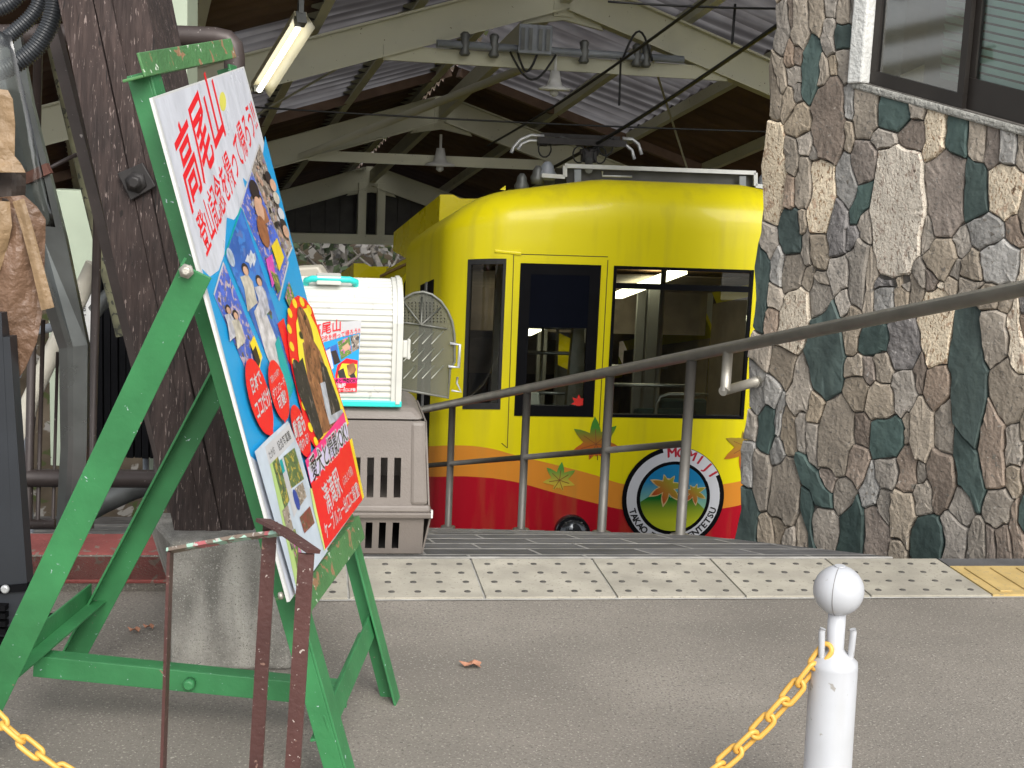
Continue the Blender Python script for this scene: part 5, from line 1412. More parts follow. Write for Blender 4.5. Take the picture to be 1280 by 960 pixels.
conduit([(-60, 18), (-5, 12), (20, -2), (40, -30)], 3.98, .022, 'uppermost black ribbed conduit in the upper left corner')
# pipes and hoses behind the fence
for pts, r_, m, lab in (([(118, 330), (100, 370), (70, 430), (38, 500), (24, 560), (22, 620)], .035, mat('taped white pipe', (.62, .58, .48), .7, var=.12, vs=14), 'cream taped pipe curving behind the fence at left'),
        ([(20, 470), (40, 415), (70, 408)], .02, M['insul'], 'short blue grey pipe above the cream pipe'),
        ([(36, 520), (30, 580), (34, 665)], .028, M['insul'], 'upright blue grey pipe beside the black stand'),
        ([(90, 650), (130, 628), (165, 612), (200, 600)], .045, M['dirtygrey'], 'ragged grey hose near the kerb behind the easel'),
        ([(118, 390), (135, 370), (165, 345), (200, 335)], .03, M['dirtygrey'], 'dark grey hose passing behind the timber post')):
    P = [dep(a, b, 5.4) for a, b in pts]
    o = MB().tube(P, r_, 10).build('service_pipe', m); tag(o, lab, 'pipe')
# small notice with two columns of characters
nb = thing('notice_plate', dep(106, 380, 6.55), 'white notice plate with Japanese characters on the pale green column', 'notice')
MB().prism([dep(92, 360, 6.55), dep(124, 360, 6.55), dep(124, 470, 6.55), dep(92, 470, 6.55)], V((0, .01, 0))).build('plate', M['white'], nb)
for i, ch in enumerate('次発本'):
    text_on(ch, lambda x, y: dep(97 + x * 11, 376 + i * 12 - y * 11, 6.545), 'lettering', M['black'], nb, .01)

# ================================================================== GREEN EASEL WITH THE POSTER BOARD
LFt, RFt = gz(437, 1010), gz(500, 872)
eS = (RFt - LFt).normalized(); eQ = V((-eS.y, eS.x, 0)); LEAN = math.radians(16)
eU = math.sin(LEAN) * eQ + math.cos(LEAN) * V((0, 0, 1)); eN = eS.cross(eU)
if eN.dot(CAM - LFt) < 0: eN = -eN
eC = eN.dot(LFt)
def S(px, py, off=0.0):
    p = on_plane(px, py, eN, eC + off); return p
def ST(s, t, off=0.0): return LFt + eS * s + eU * t + eN * off
def st_of(p): d = p - LFt; return d.dot(eS), d.dot(eU)
easel = thing('sign_easel', V((LFt + RFt) / 2) + V((-.4, 0, 0)), 'tall green folding angle iron easel holding the tilted poster board', 'easel')
# uprights (angle irons); the plane of their faces lies just behind the board
uls0, ulst = st_of(S(180, 85)); urs0, urst = st_of(S(291, 68))
SL_t, SL_b = st_of(S(187, 88))[0], st_of(S(424, 930))[0]
SR = 0.655
def foot_t(s, off=0): return 0.0
ul_top = S(187, 88); ul_bot = ul_top + (S(424, 930) - ul_top) * 1.0
ul_bot = ul_top + (ul_bot - ul_top) * (ul_top.z / (ul_top.z - ul_bot.z))
q = MB(); q.angle(ul_bot, ul_top, eS, -eN, .062, .05, .006); q.build('upright', M['green'], easel, bevel=.0015)
ur_bot, ur_top = ST(.625, 0.0), ST(.64, 1.66)
q = MB(); q.angle(ur_bot, ur_top, -eS, -eN, .06, .05, .006); q.build('upright', M['green'], easel, bevel=.0015)
a, b = S(181, 82, .008), S(293, 61, .008)
q = MB(); q.angle(S(183, 96, .008), S(296, 72, .008), eU, -eN, .048, .05, .006); q.build('head_bar', M['green_rust'], easel, bevel=.002)
# lower bar the board stands on
q = MB(); q.angle(S(372, 742, .03), S(449, 644, .03), eU * -1, -eN, .06, .05, .006); q.build('ledge_bar', M['green_rust'], easel, bevel=.0015)
# rear legs
RRt = gz(68, 836); LRt = RRt + (LFt - RFt)
hl_ = S(233, 338, -.004); hs, ht = st_of(hl_)
hr_p = ST(.63, ht, -.02)
dleg = (hl_ - LRt).normalized()
q = MB(); p0_ = LRt; p1_ = hl_ + dleg * .03
q.angle(p0_ - eS * .03, p1_ - eS * .03, eS, V((-1, 0, -.3)), .058, .045, .006) if False else q.angle(gz(-72, 960), S(226, 330, .008), V((1, 0, .35)), eS, .064, .045, .006)
q.build('rear_leg', M['green'], easel, bevel=.0015)
q = MB(); q.angle(RRt, hr_p, V((1, 0, .35)), -eS, .06, .045, .006); q.build('rear_leg', M['green'], easel, bevel=.0015)
for p in (S(233, 339, .016),):
    MB().lathe(p, [(.015, 0), (.015, .003), (.0105, .0035), (.0105, .009), (.006, .011)], 6, axis=-eS + eN * .2).build('bolt', M['steel'], easel)
# crossbars near the ground
def leg_at(p, q_, t_): return p.lerp(q_, t_)
rc0, rc1 = dep(-8, 880, LRt.y + .06), dep(118, 738, RRt.y - .02)
lrA, rrA = gz(-72, 960).lerp(S(226, 330), .16), RRt.lerp(hr_p, .17)
q = MB(); q.angle(lrA, rrA, V((0, 0, 1)), V((1, 0, 0)), .05, .045, .006); q.build('rear_crossbar', M['green'], easel, bevel=.0015)
fA, fB = ST(SL_b, .145, -.012), ST(.615, .19, -.012)
q = MB(); q.angle(fA, fB, eU, -eN, .055, .05, .006); q.build('front_crossbar', M['green'], easel, bevel=.0015)
mA, mB = lrA.lerp(rrA, .42) + V((.01, 0, -.01)), fA.lerp(fB, .50) + V((-.02, 0, -.02))
q = MB(); q.angle(mA, mB, V((0, 0, -1)), V((0, 1, .1)), .052, .05, .006); q.build('spreader_bar', M['green'], easel, bevel=.0015)
for p, ax in ((mA + V((.0, -.02, .0)), V((0, -1, 0))), (mA.lerp(mB, .50) + V((0, -.004, -.025)), V((0, -1, 0)))):
    MB().lathe(p, [(.014, 0), (.014, .02), (.009, .024)], 10, axis=ax).build('bolt', M['green'], easel)
MB().lathe(S(349, 745, .01), [(.008, 0), (.008, .006), (.004, .009)], 10, axis=eN).build('bolt', M['steel'], easel)

# ---- poster board (leans on the easel: a thing of its own)
BT = .030
board = thing('poster_board', S(362, 752), 'large tilted Japanese photo poster with red lettering on the green easel', 'poster board')
cor = [(190, 122), (305, 83), (449, 630), (362, 752)]
wht = mat('creased poster white', (.57, .585, .63), .3, var=.06, vs=6, bump=.7, bs=11, dist=.01, bst=(1, 1, .4))
MB().prism([S(*p, BT) for p in cor], -eN * .006).build('panel', M['white'], board)
lay = [0]
def pr(pts, m, name, lv=None):
    """flat print on the board, layers a few tenths of a millimetre apart"""
    lay[0] += 1
    off = BT + .0006 + lay[0] * .00012
    q = MB(); P = [S(x, y, BT) + eN * (off - BT) for x, y in pts]
    nrm = V((0, 0, 0))
    for i in range(len(P)): nrm += P[i].cross(P[(i + 1) % len(P)])
    if nrm.dot(eN) < 0: P = P[::-1]
    q.add(P, [tuple(range(len(P)))]); return q.build(name, m, board)
def prt(txt, O, E_, Yv, m, name='lettering', bold=.02):
    lay[0] += 1
    off = .0006 + lay[0] * .00012
    vs, fs = glyphs(txt, bold); wd_ = max(v[0] for v in vs)
    o3, e3, y3 = S(*O, BT), S(*E_, BT), S(O[0] + Yv[0], O[1] + Yv[1], BT)
    X_, Y_ = (e3 - o3) / wd_, (y3 - o3) / .78
    return text_on(txt, lambda x, y: o3 + X_ * x + Y_ * y + eN * off, name, m, board, bold)
pr([(193, 124), (304, 85), (448, 630), (363, 749)], wht, 'paper')
cyan = mat('poster cyan', (.015, .30, .60), .35, var=.03); red_ = mat('poster red print', (.74, .012, .02), .35, var=.03)
pink = mat('poster pink', (.75, .03, .20), .35); yel = mat('poster yellow', (.80, .60, .03), .35); ink = mat('poster ink', (.015, .015, .02), .35); pw = mat('poster white print', (.52, .52, .53), .35)
skin = mat('printed skin tone', (.55, .33, .22), .4, var=.15, vs=30); hair = mat('printed dark hair', (.03, .02, .018), .4); teal = mat('poster teal', (.0, .33, .33), .35)
def photo_mat(name, c1, c2, c3, sc):
    return mat(name, c1, .35, var=.25, vs=sc, chips=[(c2, sc * 1.6, .55), (c3, sc * 2.6, .60)])
ph_bl = photo_mat('blossom photo print', (.06, .12, .5), (.45, .35, .42), (.2, .17, .16), 34)
ph_grp = photo_mat('group photo print', (.28, .23, .18), (.07, .06, .06), (.55, .5, .48), 40)
ph_sky = photo_mat('blue sky photo print', (.035, .12, .42), (.05, .2, .55), (.10, .16, .4), 12)
ph_grn = photo_mat('green station photo print', (.10, .16, .06), (.42, .33, .06), (.05, .06, .05), 40)
ph_leaf = photo_mat('garden photo print', (.12, .2, .05), (.5, .12, .35), (.45, .42, .1), 44)
# lower blue field with its cloud edge
pr([(331, 170), (448, 625), (444, 637), (392, 640), (313, 570), (252, 336), (262, 346), (273, 338), (280, 318), (283, 272), (292, 275), (301, 262), (306, 235), (303, 222), (311, 230), (318, 228), (325, 215), (328, 195)], cyan, 'blue_field')
# sun drawing
pr([(278 + 4.2 * math.cos(a / 3), 127 + 12 * math.sin(a / 3) + 1.5 * math.cos(a / 3)) for a in range(19)], mat('faded yellow ink', (.62, .58, .10), .4), 'sun_print')
prt('高尾山', (236, 262), (280, 160), (-20.3, -84), red_, bold=.013)
prt('登山記念を撮って帰ろう!!', (256.6, 319), (322, 157), (-12.5, -42), red_, bold=.010)
# photographs
def photo(q4, m, border=pw, grow=2.2):
    cx, cy = sum(p[0] for p in q4) / 4, sum(p[1] for p in q4) / 4
    pr([(x + (grow * .6 if x > cx else -grow * .6), y + (grow if y > cy else -grow)) for x, y in q4], border, 'photo_border')
    return pr(q4, m, 'photo_print')
specks = random.Random(21)
marks = [mat('photo ink %d' % i, c_, .4, var=.3, vs=60) for i, c_ in enumerate(((.03, .025, .02), (.45, .28, .2), (.4, .38, .36), (.12, .09, .07), (.25, .2, .28), (.1, .2, .08)))]
def speckle(q4, n, cols, smin=1.0, smax=2.6, v0=0.0, v1=1.0):
    for _ in range(n):
        u, v = specks.uniform(.12, .88), specks.uniform(v0, v1) * .84 + .08
        a, b, c_, d = q4
        x = (a[0] * (1 - u) + b[0] * u) * (1 - v) + (d[0] * (1 - u) + c_[0] * u) * v; y = (a[1] * (1 - u) + b[1] * u) * (1 - v) + (d[1] * (1 - u) + c_[1] * u) * v
        s_ = specks.uniform(smin, smax)
        lay[0] -= 1
        pr([(x + s_ * math.cos(k * .9 + 1) * specks.uniform(.6, 1.1) + .3 * s_ * 2 * math.sin(k * .9 + 1), y + 2.1 * s_ * math.sin(k * .9 + 1)) for k in range(7)], marks[specks.choice(cols)], 'photo_detail')
photo([(314, 213), (324, 180), (364, 308), (356, 326)], ph_grp)
photo([(301, 257), (314, 215), (359, 326), (347, 375)], ph_bl)
photo([(281, 320), (301, 261), (370, 470), (357, 505)], ph_sky, teal)
photo([(267, 370), (279, 329), (326, 445), (313, 480)], ph_bl)
lay[0] += 1
speckle([(314, 213), (324, 180), (364, 308), (356, 326)], 46, (0, 1, 2, 3, 4), 1.0, 2.4)
speckle([(301, 257), (314, 215), (359, 326), (347, 375)], 26, (2, 4, 3, 5), .8, 1.8)
speckle([(267, 370), (279, 329), (326, 445), (313, 480)], 26, (2, 2, 4, 3), .7, 1.7)
speckle([(281, 320), (301, 261), (370, 470), (357, 505)], 18, (0, 3, 4, 5), 1.0, 2.4, .4, 1.0)
lay[0] += 1
# people in the photographs: torso, hair and face shapes
def ell(cx, cy, rx, ry, sk=.27, n=16):
    return [(cx + rx * math.cos(2 * math.pi * k / n) + sk * ry * math.sin(2 * math.pi * k / n), cy + ry * math.sin(2 * math.pi * k / n)) for k in range(n)]
def person_print(cx, cy, s, top, low=2.6):
    pr([(cx - 6 * s, cy + 8 * s), (cx + 3 * s, cy + 5 * s), (cx + 9 * s, cy + 14 * s), (cx + 9 * s * .27 + 12 * s, cy + 30 * s * low / 2), (cx + 3 * s, cy + 38 * s * low / 2), (cx - 1 * s, cy + 22 * s)], top, 'figure_print')
    pr(ell(cx, cy - 1 * s, 4.0 * s, 7.5 * s), hair, 'figure_print'); pr(ell(cx + .4 * s, cy + 1 * s, 3.0 * s, 5.6 * s), skin, 'figure_print')
beige = mat('printed beige coat', (.5, .46, .38), .4, var=.35, vs=45); grey_p = mat('printed pale trousers', (.52, .5, .5), .4, var=.35, vs=45); bluep = mat('printed striped shirt', (.42, .42, .46), .4, var=.4, vs=60)
pr([(305, 327), (308, 318), (310, 321), (312, 312), (315, 318), (317, 316), (319, 324), (316, 334), (314, 328), (312, 336), (310, 329)], mat('snow print', (.5, .52, .56), .4, var=.3, vs=70), 'mountain_print')
pr(ell(287, 322, 4.2, 12), mat('bubble print', (.36, .42, .5), .4, var=.4, vs=60), 'speech_bubble')
pr([(316, 390), (324, 375), (333, 396), (352, 445), (356, 495), (345, 478), (330, 440)], grey_p, 'figure_print')
person_print(305, 338, 1.05, beige); person_print(322, 352, .95, bluep)
pr([(345, 405), (353, 398), (362, 440), (368, 470), (358, 450)], red_, 'figure_print')
pr([(342, 430), (346, 420), (365, 480), (358, 503)], teal, 'photo_stripe')
person_print(322, 250, .9, mat('printed brown dog', (.3, .13, .06), .5, var=.2, vs=40), 2.0)
pr(ell(316, 238, 5.5, 13), hair, 'figure_print'); pr(ell(322, 262, 5, 16), skin, 'figure_print'); pr(ell(327, 290, 6, 20), mat('printed chestnut dog', (.26, .10, .04), .5, var=.2, vs=50), 'figure_print')
pr([(330, 325), (338, 318), (343, 350), (338, 360)], mat('printed pink flowers', (.6, .08, .4), .4, var=.3, vs=60), 'flower_print')
pr([(337, 308), (344, 298), (353, 322), (347, 340)], yel, 'flower_print'); pr([(335, 338), (345, 345), (349, 362), (345, 368)], ph_grn, 'flower_print')
for (x, y, m) in ((333, 222, hair), (339, 232, skin), (343, 248, beige), (349, 268, pw), (352, 282, hair), (355, 290, skin)): pr(ell(x, y, 3.6, 8), m, 'figure_print')
person_print(282, 388, .8, bluep); person_print(291, 395, .85, beige)
pr([(309, 430), (314, 420), (324, 445), (321, 462)], yel, 'sticker_print'); pr([(312, 440), (316, 433), (322, 452), (319, 462)], hair, 'sticker_print')
pr([(353, 372), (358, 352), (366, 375), (361, 390)], ph_leaf, 'photo_print')
# dog burst
burst = [(356, 425), (356, 395), (361, 376), (369, 370), (378, 374), (387, 386), (397, 418), (433, 530), (425, 548), (408, 556), (394, 566), (381, 545), (370, 500), (361, 462)]
pr(burst, red_, 'burst_print')
for (x, y) in ((359, 392), (365, 380), (374, 378), (383, 388), (358, 412), (361, 434), (364, 455), (369, 478), (376, 508), (384, 535), (391, 553)): pr(ell(x, y, 2.6, 6.2), yel, 'burst_dot')
pr([(366, 405), (370, 388), (380, 386), (392, 410), (420, 495), (432, 530), (405, 553), (392, 548), (376, 490), (369, 445)], mat('burst yellow', (.8, .68, .05), .35), 'burst_print')
brd = mat('printed brown spaniel', (.24, .105, .045), .5, var=.45, vs=30, chips=[((.09, .04, .02), 70, .58, (1, 1, .4)), ((.42, .22, .1), 80, .62, (1, 1, .4))]); bkd = mat('printed black dog', (.03, .026, .024), .5, var=.3, vs=45, chips=[((.16, .13, .11), 70, .6, (1, 1, .4))]); wcl = mat('printed grey harness', (.4, .42, .46), .4, var=.3, vs=40)
pr(ell(378, 412, 7.5, 28), brd, 'dog_print'); pr([(374, 430), (384, 420), (396, 440), (414, 490), (420, 530), (398, 545), (384, 500)], brd, 'dog_print')
pr(ell(370, 470, 6, 20, .3), bkd, 'dog_print'); pr([(362, 462), (374, 448), (382, 480), (400, 545), (393, 552), (380, 520), (368, 490)], bkd, 'dog_print')
pr([(396, 450), (404, 460), (420, 505), (424, 525), (412, 528), (402, 500)], bkd, 'dog_print'); pr([(396, 480), (402, 478), (410, 520), (424, 512), (425, 522), (408, 532), (402, 510)], wcl, 'dog_print')
pr(ell(377, 398, 1.3, 3), ink, 'dog_print'); pr(ell(372, 420, 2.2, 5), ink, 'dog_print')
# speech balloons
def z1(x, y): return 290 + x / 5.647, 430 + y / 5.647
def z2(x, y): return 310 + x / 4.573, 550 + y / 4.573
pr(ell(319, 497, 13.5, 48, .24, 22), red_, 'balloon'); pr(ell(343.5, 489, 11, 38, .2, 22), red_, 'balloon'); pr(ell(371, 540, 9.5, 33, .26, 22), red_, 'balloon')
pr([z1(210, 640), z1(260, 600), z1(262, 665)], red_, 'balloon_tail'); pr([z1(330, 530), z1(360, 500), z1(345, 572)], red_, 'balloon_tail')
for txt, O, E_, Yv, b_ in (('日本で', (112, 362), (182, 278), (-22, -95), .02), ('ココだけ!', (148, 542), (250, 415), (-28, -112), .025), ('写真もその場で', (246, 288), (306, 218), (-10, -42), .0),
        ('ダウンロード', (262, 396), (345, 290), (-13, -56), .01), ('可能!', (304, 474), (357, 398), (-19, -78), .02), ('動画も', (420, 692), (490, 600), (-24, -118), .025), ('撮れる!', (450, 777), (515, 690), (-14, -66), .01)):
    o_, e_ = z1(*O), z1(*E_); prt(txt, o_, e_, (Yv[0] / 5.647, Yv[1] / 5.647), pw, bold=b_)
# pale price card with little pictures
card = mat('poster pale blue', (.50, .60, .70), .35)
pr([(312, 566), (330, 548), (354, 527), (368, 560), (404, 690), (364, 746)], mat('poster mist', (.50, .57, .64), .35, var=.15, vs=14), 'card')
pr([(325, 560), (356, 530), (362, 552), (331, 585)], pw, 'card_title')
prt('記念写真館', z1(300, 760), z1(385, 668), (-3.5, -9.5), ink, bold=.01); prt('たかお', z1(232, 825), z1(272, 775), (-2.5, -9), ink, bold=.0)
pr([(331, 582), (338, 575), (372, 735), (366, 745)], mat('poster lime', (.42, .58, .20), .4), 'card_edge')
pr([(334, 580), (341, 572), (356, 625), (350, 640)], ph_grn, 'photo_print'); pr([(348, 572), (362, 561), (374, 600), (358, 612)], ph_grn, 'photo_print')
pr([(343, 577), (347, 573), (365, 640), (361, 648)], pw, 'card_strip'); pr([(343, 577), (346, 575), (350, 590), (347, 594)], teal, 'card_strip')
pr([(362, 612), (372, 604), (377, 622), (369, 634)], ph_grp, 'photo_print'); pr(ell(364, 626, 3.2, 13, .25), mat('poster navy', (.03, .06, .3), .4), 'card_bubble')
pr([(346, 640), (353, 632), (364, 680), (358, 690)], ph_grp, 'photo_print'); pr([(368, 648), (381, 634), (387, 655), (374, 668)], photo_mat('dark red photo print', (.2, .05, .04), (.1, .09, .05), (.3, .2, .15), 40), 'photo_print')
pr([(356, 668), (362, 662), (377, 716), (367, 724)], ph_leaf, 'photo_print')
pr([(386, 640), (381, 612), (386, 612), (403, 682), (399, 690)], mat('poster lime two', (.55, .65, .2), .4), 'card_edge')
# pink band and red block
pr([(375, 577), (424, 516), (431, 552), (382, 607)], pink, 'pink_band'); pr([(378, 586), (427, 528), (430, 548), (382, 605)], mat('poster lilac', (.55, .50, .68), .4), 'pink_band')
pr([(382, 606), (431, 550), (448, 625), (400, 688)], red_, 'red_block'); pr([(431, 552), (434, 549), (449, 622), (447, 626)], yel, 'yellow_edge')
prt('愛犬と撮影OK!', z1(533, 968), z1(790, 675), (-5.5, -24.5), pw, bold=.06); prt('愛犬と撮影OK!', z1(535, 966), z1(788, 677), (-5.5, -24), ink, bold=.01)
prt('清滝駅', z2(425, 424), z2(510, 292), (-8, -29.5), pw, bold=.012); prt('(ふもとの駅)', z2(517, 270), z2(572, 196), (-2.5, -10), pw, bold=.0)
prt('ケーブルカー出口に設置!', z2(415, 572), z2(612, 312), (-4, -17), pw, bold=.01)

# ================================================================== BROWN BENT-BAR FRAME in front of the easel
YQ = 2.42
bf = thing('bar_frame', gz(320, 1075), 'low frame of bent brown steel bars with scratched paint in front of the easel', 'frame')
def bend(pts, w, t_, m, name, up):
    q = MB(); P = [V(p) for p in pts]
    for i in range(len(P) - 1): q.bar(P[i], P[i + 1], w, t_, up)
    return q.build(name, m, bf)
ptA, ptB, ptC = dep(213, 688, YQ + .12), dep(338, 652, YQ + .02), dep(383, 692, YQ - .10)
def down(p, px, Y): g_ = dep(px, 960, Y); d = (g_ - p); return p + d * ((0 - p.z) / d.z)
gA, gB, gC = down(ptA, 204, YQ + .12), down(ptB, 320, YQ + .02), down(ptC, 366, YQ - .10)
bend([ptA, gA], .03, .006, M['brownpaint'], 'thin_leg', (1, 0, 0))
bend([ptB, gB], .026, .006, M['brownpaint'], 'leg', (0, 1, 0))
bend([ptC, gC], .028, .007, M['brownpaint'], 'leg', (0, 1, 0))
bend([ptB + V((-.014, 0, .002)), dep(352, 662, YQ - .03), ptC + V((.013, 0, .004))], .03, .007, M['brownpaint'], 'head_bar', (0, .3, 1))
bend([ptA, dep(300, 672, YQ + .03), dep(352, 666, YQ - .01)], .022, .007, M['brownworn'], 'top_bar', (0, .5, 1))

# ================================================================== PET CARRIERS
tau = mat('taupe plastic', (.185, .16, .14), .5, var=.06, vs=9, bump=.15, bs=150); tau_d = mat('dark carrier inside', (.018, .016, .015), .8)
cR = gz(528, 694)                      # right front bottom corner
cL_, cW_, cH_ = .66, .44, .525
eC2 = EE; nC2 = NN
def cpt(x, y, z): return cR + eC2 * x + nC2 * y + V((0, 0, z))
carrier = thing('pet_carrier', cpt(-.33, .2, 0), 'large taupe plastic pet carrier with slotted sides under the white one', 'pet carrier')
def frus(x0, x1, y0, y1, z0, x2, x3, y2, y3, z1): return [cpt(x0, y0, z0), cpt(x1, y0, z0), cpt(x1, y1, z0), cpt(x0, y1, z0), cpt(x2, y2, z1), cpt(x3, y2, z1), cpt(x3, y3, z1), cpt(x2, y3, z1)]
def wall_slots(xa, xb, z0, z1, y_at, slots, sz0, sz1, name):
    """front wall as strips so that the slots are real openings"""
    q = MB(); xs = [xa] + [v for s_ in slots for v in s_] + [xb]
    def quad(x0, x1, za, zb): q.hexa([cpt(x0, y_at(za), za), cpt(x1, y_at(za), za), cpt(x1, y_at(za) + .006, za), cpt(x0, y_at(za) + .006, za), cpt(x0, y_at(zb), zb), cpt(x1, y_at(zb), zb), cpt(x1, y_at(zb) + .006, zb), cpt(x0, y_at(zb) + .006, zb)])
    quad(xa, xb, z0, sz0); quad(xa, xb, sz1, z1)
    for i in range(0, len(xs), 2): quad(xs[i], xs[i + 1], sz0, sz1)
    return q.build(name, tau, carrier)
slots = [(-.085 - .047 * k - .024, -.085 - .047 * k) for k in range(11)][::-1]
yl = lambda z: .02 - .035 * (z / .14); yu = lambda z: -.015 + .03 * ((z - .18) / .3)
wall_slots(-cL_, 0.0, .0, .14, yl, slots, .02, .122, 'lower_side'); wall_slots(-cL_ - .01, -.0, .185, .48, yu, slots, .212, .352, 'upper_side')
q = MB(); q.hexa(frus(-cL_ - .02, .025, -.03, cW_ + .03, .14, -cL_ - .025, .03, -.035, cW_ + .035, .162)); q.hexa(frus(-cL_ - .02, .02, -.026, cW_ + .03, .1625, -cL_ - .015, .018, -.022, cW_ + .02, .186)); q.build('rim', tau, carrier, bevel=.006)
q = MB()
q.hexa(frus(-cL_ - .01, -.001, yu(.48), cW_, .4805, -cL_ + .03, -.04, .05, cW_ - .05, cH_)); q.build('top_shell', tau, carrier, bevel=.02)
for z0_, z1_, x0_, x1_, ins in ((.0, .14, 0.0, .022, .01), (.186, .48, .016, -.002, .01)):
    q = MB(); q.hexa([cpt(x0_ - .003, yl(z0_) if z0_ == 0 else yu(z0_), z0_), cpt(x0_ + .003, yl(z0_) if z0_ == 0 else yu(z0_), z0_), cpt(x0_ + .003, cW_, z0_), cpt(x0_ - .003, cW_, z0_),
        cpt(x1_ - .003, yl(z1_) if z0_ == 0 else yu(z1_), z1_), cpt(x1_ + .003, yl(z1_) if z0_ == 0 else yu(z1_), z1_), cpt(x1_ + .003, cW_, z1_), cpt(x1_ - .003, cW_, z1_)]); q.build('end_wall', tau, carrier)
q = MB(); q.hexa(frus(-.05, .012, -.022, .02, .186, -.055, -.004, .010, .05, .478)); q.build('corner_rib', tau, carrier, bevel=.012)
q = MB(); q.hexa(frus(-cL_, 0, cW_ - .01, cW_, .0, -cL_, 0, cW_ - .01, cW_, .48)); q.build('rear_wall', tau, carrier)
q = MB(); q.hexa(frus(-cL_ + .01, -.01, .03, cW_ - .02, .0, -cL_ + .01, -.01, .03, cW_ - .02, .012)); q.build('floor_pan', tau_d, carrier)
q = MB(); q.hexa(frus(.022, .029, -.036, -.02, .145, .022, .029, -.036, -.02, .172)); q.build('price_tag', M['white'], carrier)
wr = MB()
for k in range(6): wr.tube([cpt(-.02, .02 + .07 * k, .03), cpt(-.02, .02 + .07 * k, .42)], .003, 5)
for k in range(9): wr.tube([cpt(-.02, .02, .05 + k * .043), cpt(-.02, .38, .05 + k * .043)], .003, 5)
o = wr.build('wire_door', M['blackmetal'], carrier); o['kind'] = 'stuff'

# white carrier on top
z0 = cH_ + .002
wR = dep(501, 511, cpt(-.07, .03, 0).y)
def wc(x, y, z): return V((wR.x, wR.y, z0)) + eC2 * x + nC2 * y + V((0, 0, z))
wcar = thing('white_pet_carrier', wc(-.25, .2, 0), 'white ribbed barrel roofed pet carrier with turquoise base on the taupe one', 'pet carrier')
wpl = mat('dusty white plastic', (.54, .54, .49), .45, var=.09, vs=8, chips=[((.45, .44, .4), 26, .66, (1, 1, 1))]); tur = mat('turquoise plastic', (.03, .58, .52), .35, var=.05)
WL_, WW_, WH_ = .50, .36, .425
def arch(t_, r=0.0):       # profile of the shell, t 0..1 from front bottom over the top to rear bottom
    hh = .27; rad = WW_ / 2
    Ltot = hh * 2 + math.pi * rad * .86; s_ = t_ * Ltot
    if s_ < hh: return (-r, .012 + s_)
    if s_ > Ltot - hh: return (WW_ + r, .012 + Ltot - s_)
    a = (s_ - hh) / (Ltot - 2 * hh) * math.pi
    return (rad - (rad + r) * math.cos(a), .012 + hh + (rad * .80 + r) * math.sin(a))
nrib = 46
rows = []
for i in range(nrib * 4 + 1):
    y, z = arch(i / (nrib * 4), .0025 if (i % 4) in (0, 1) else -.0025)
    rows.append([wc(-WL_, y, z), wc(-.035, y, z)])
MB().grid(rows, smooth=False).build('ribbed_shell', wpl, wcar, solid=.004)
for x0_, x1_, r_ in ((-.036, -.0, .010), (-.02, -.006, .016)):
    q = MB(); o_ = 0
    ra, rb_ = [], []
    for i in range(41):
        t_ = i / 40; y, z = arch(t_, r_); yi, zi = arch(t_, -.02)
        ra.append([wc(x0_, y, z), wc(x1_, y, z), wc(x1_, yi, zi), wc(x0_, yi, zi), wc(x0_, y, z)])
    q.grid(ra, smooth=False); q.build('end_rim', wpl, wcar, fix=True)
q = MB(); pts = [arch(i / 30, -.004) for i in range(31)]
q.prism([wc(-WL_ + .004, y, z) for y, z in pts], eC2 * .006); q.build('rear_panel', wpl, wcar)
q = MB(); q.hexa([wc(-WL_ - .01, -.012, .0), wc(.002, -.012, .0), wc(.002, WW_ + .012, .0), wc(-WL_ - .01, WW_ + .012, .0), wc(-WL_ - .01, -.012, .022), wc(.002, -.012, .022), wc(.002, WW_ + .012, .022), wc(-WL_ - .01, WW_ + .012, .022)]); q.build('base_tray', tur, wcar, bevel=.004)
zt = arch(.5)[1]
hx0, hx1 = -.335, -.165
q = MB(); q.tube([wc(hx0, .10, zt - .02), wc(hx0, .07, zt + .0), wc(hx0 + .02, .06, zt + .008), wc(hx1 - .02, .06, zt + .008), wc(hx1, .07, zt), wc(hx1, .10, zt - .02)], .0115, 10); q.build('handle', tur, wcar)
q = MB(); q.hexa([wc(hx0 + .035, .05, zt - .012), wc(hx1 - .05, .05, zt - .012), wc(hx1 - .05, .13, zt + .004), wc(hx0 + .035, .13, zt + .004), wc(hx0 + .035, .05, zt + .018), wc(hx1 - .05, .05, zt + .018), wc(hx1 - .05, .13, zt + .024), wc(hx0 + .035, .13, zt + .024)]); q.build('handle_clip', wpl, wcar, bevel=.004)
q = MB(); q.hexa([wc(.0, -.012, .175), wc(.03, -.012, .175), wc(.03, .012, .175), wc(.0, .012, .175), wc(.0, -.012, .235), wc(.018, -.012, .235), wc(.018, .012, .235), wc(.0, .012, .235)]); q.build('latch', wpl, wcar, bevel=.004)
q = MB(); q.hexa([wc(.016, -.016, .17), wc(.026, -.016, .17), wc(.026, .008, .17), wc(.016, .008, .17), wc(.016, -.016, .24), wc(.026, -.016, .24), wc(.026, .008, .24), wc(.016, .008, .24)]); q.build('latch_lever', wpl, wcar, bevel=.003)
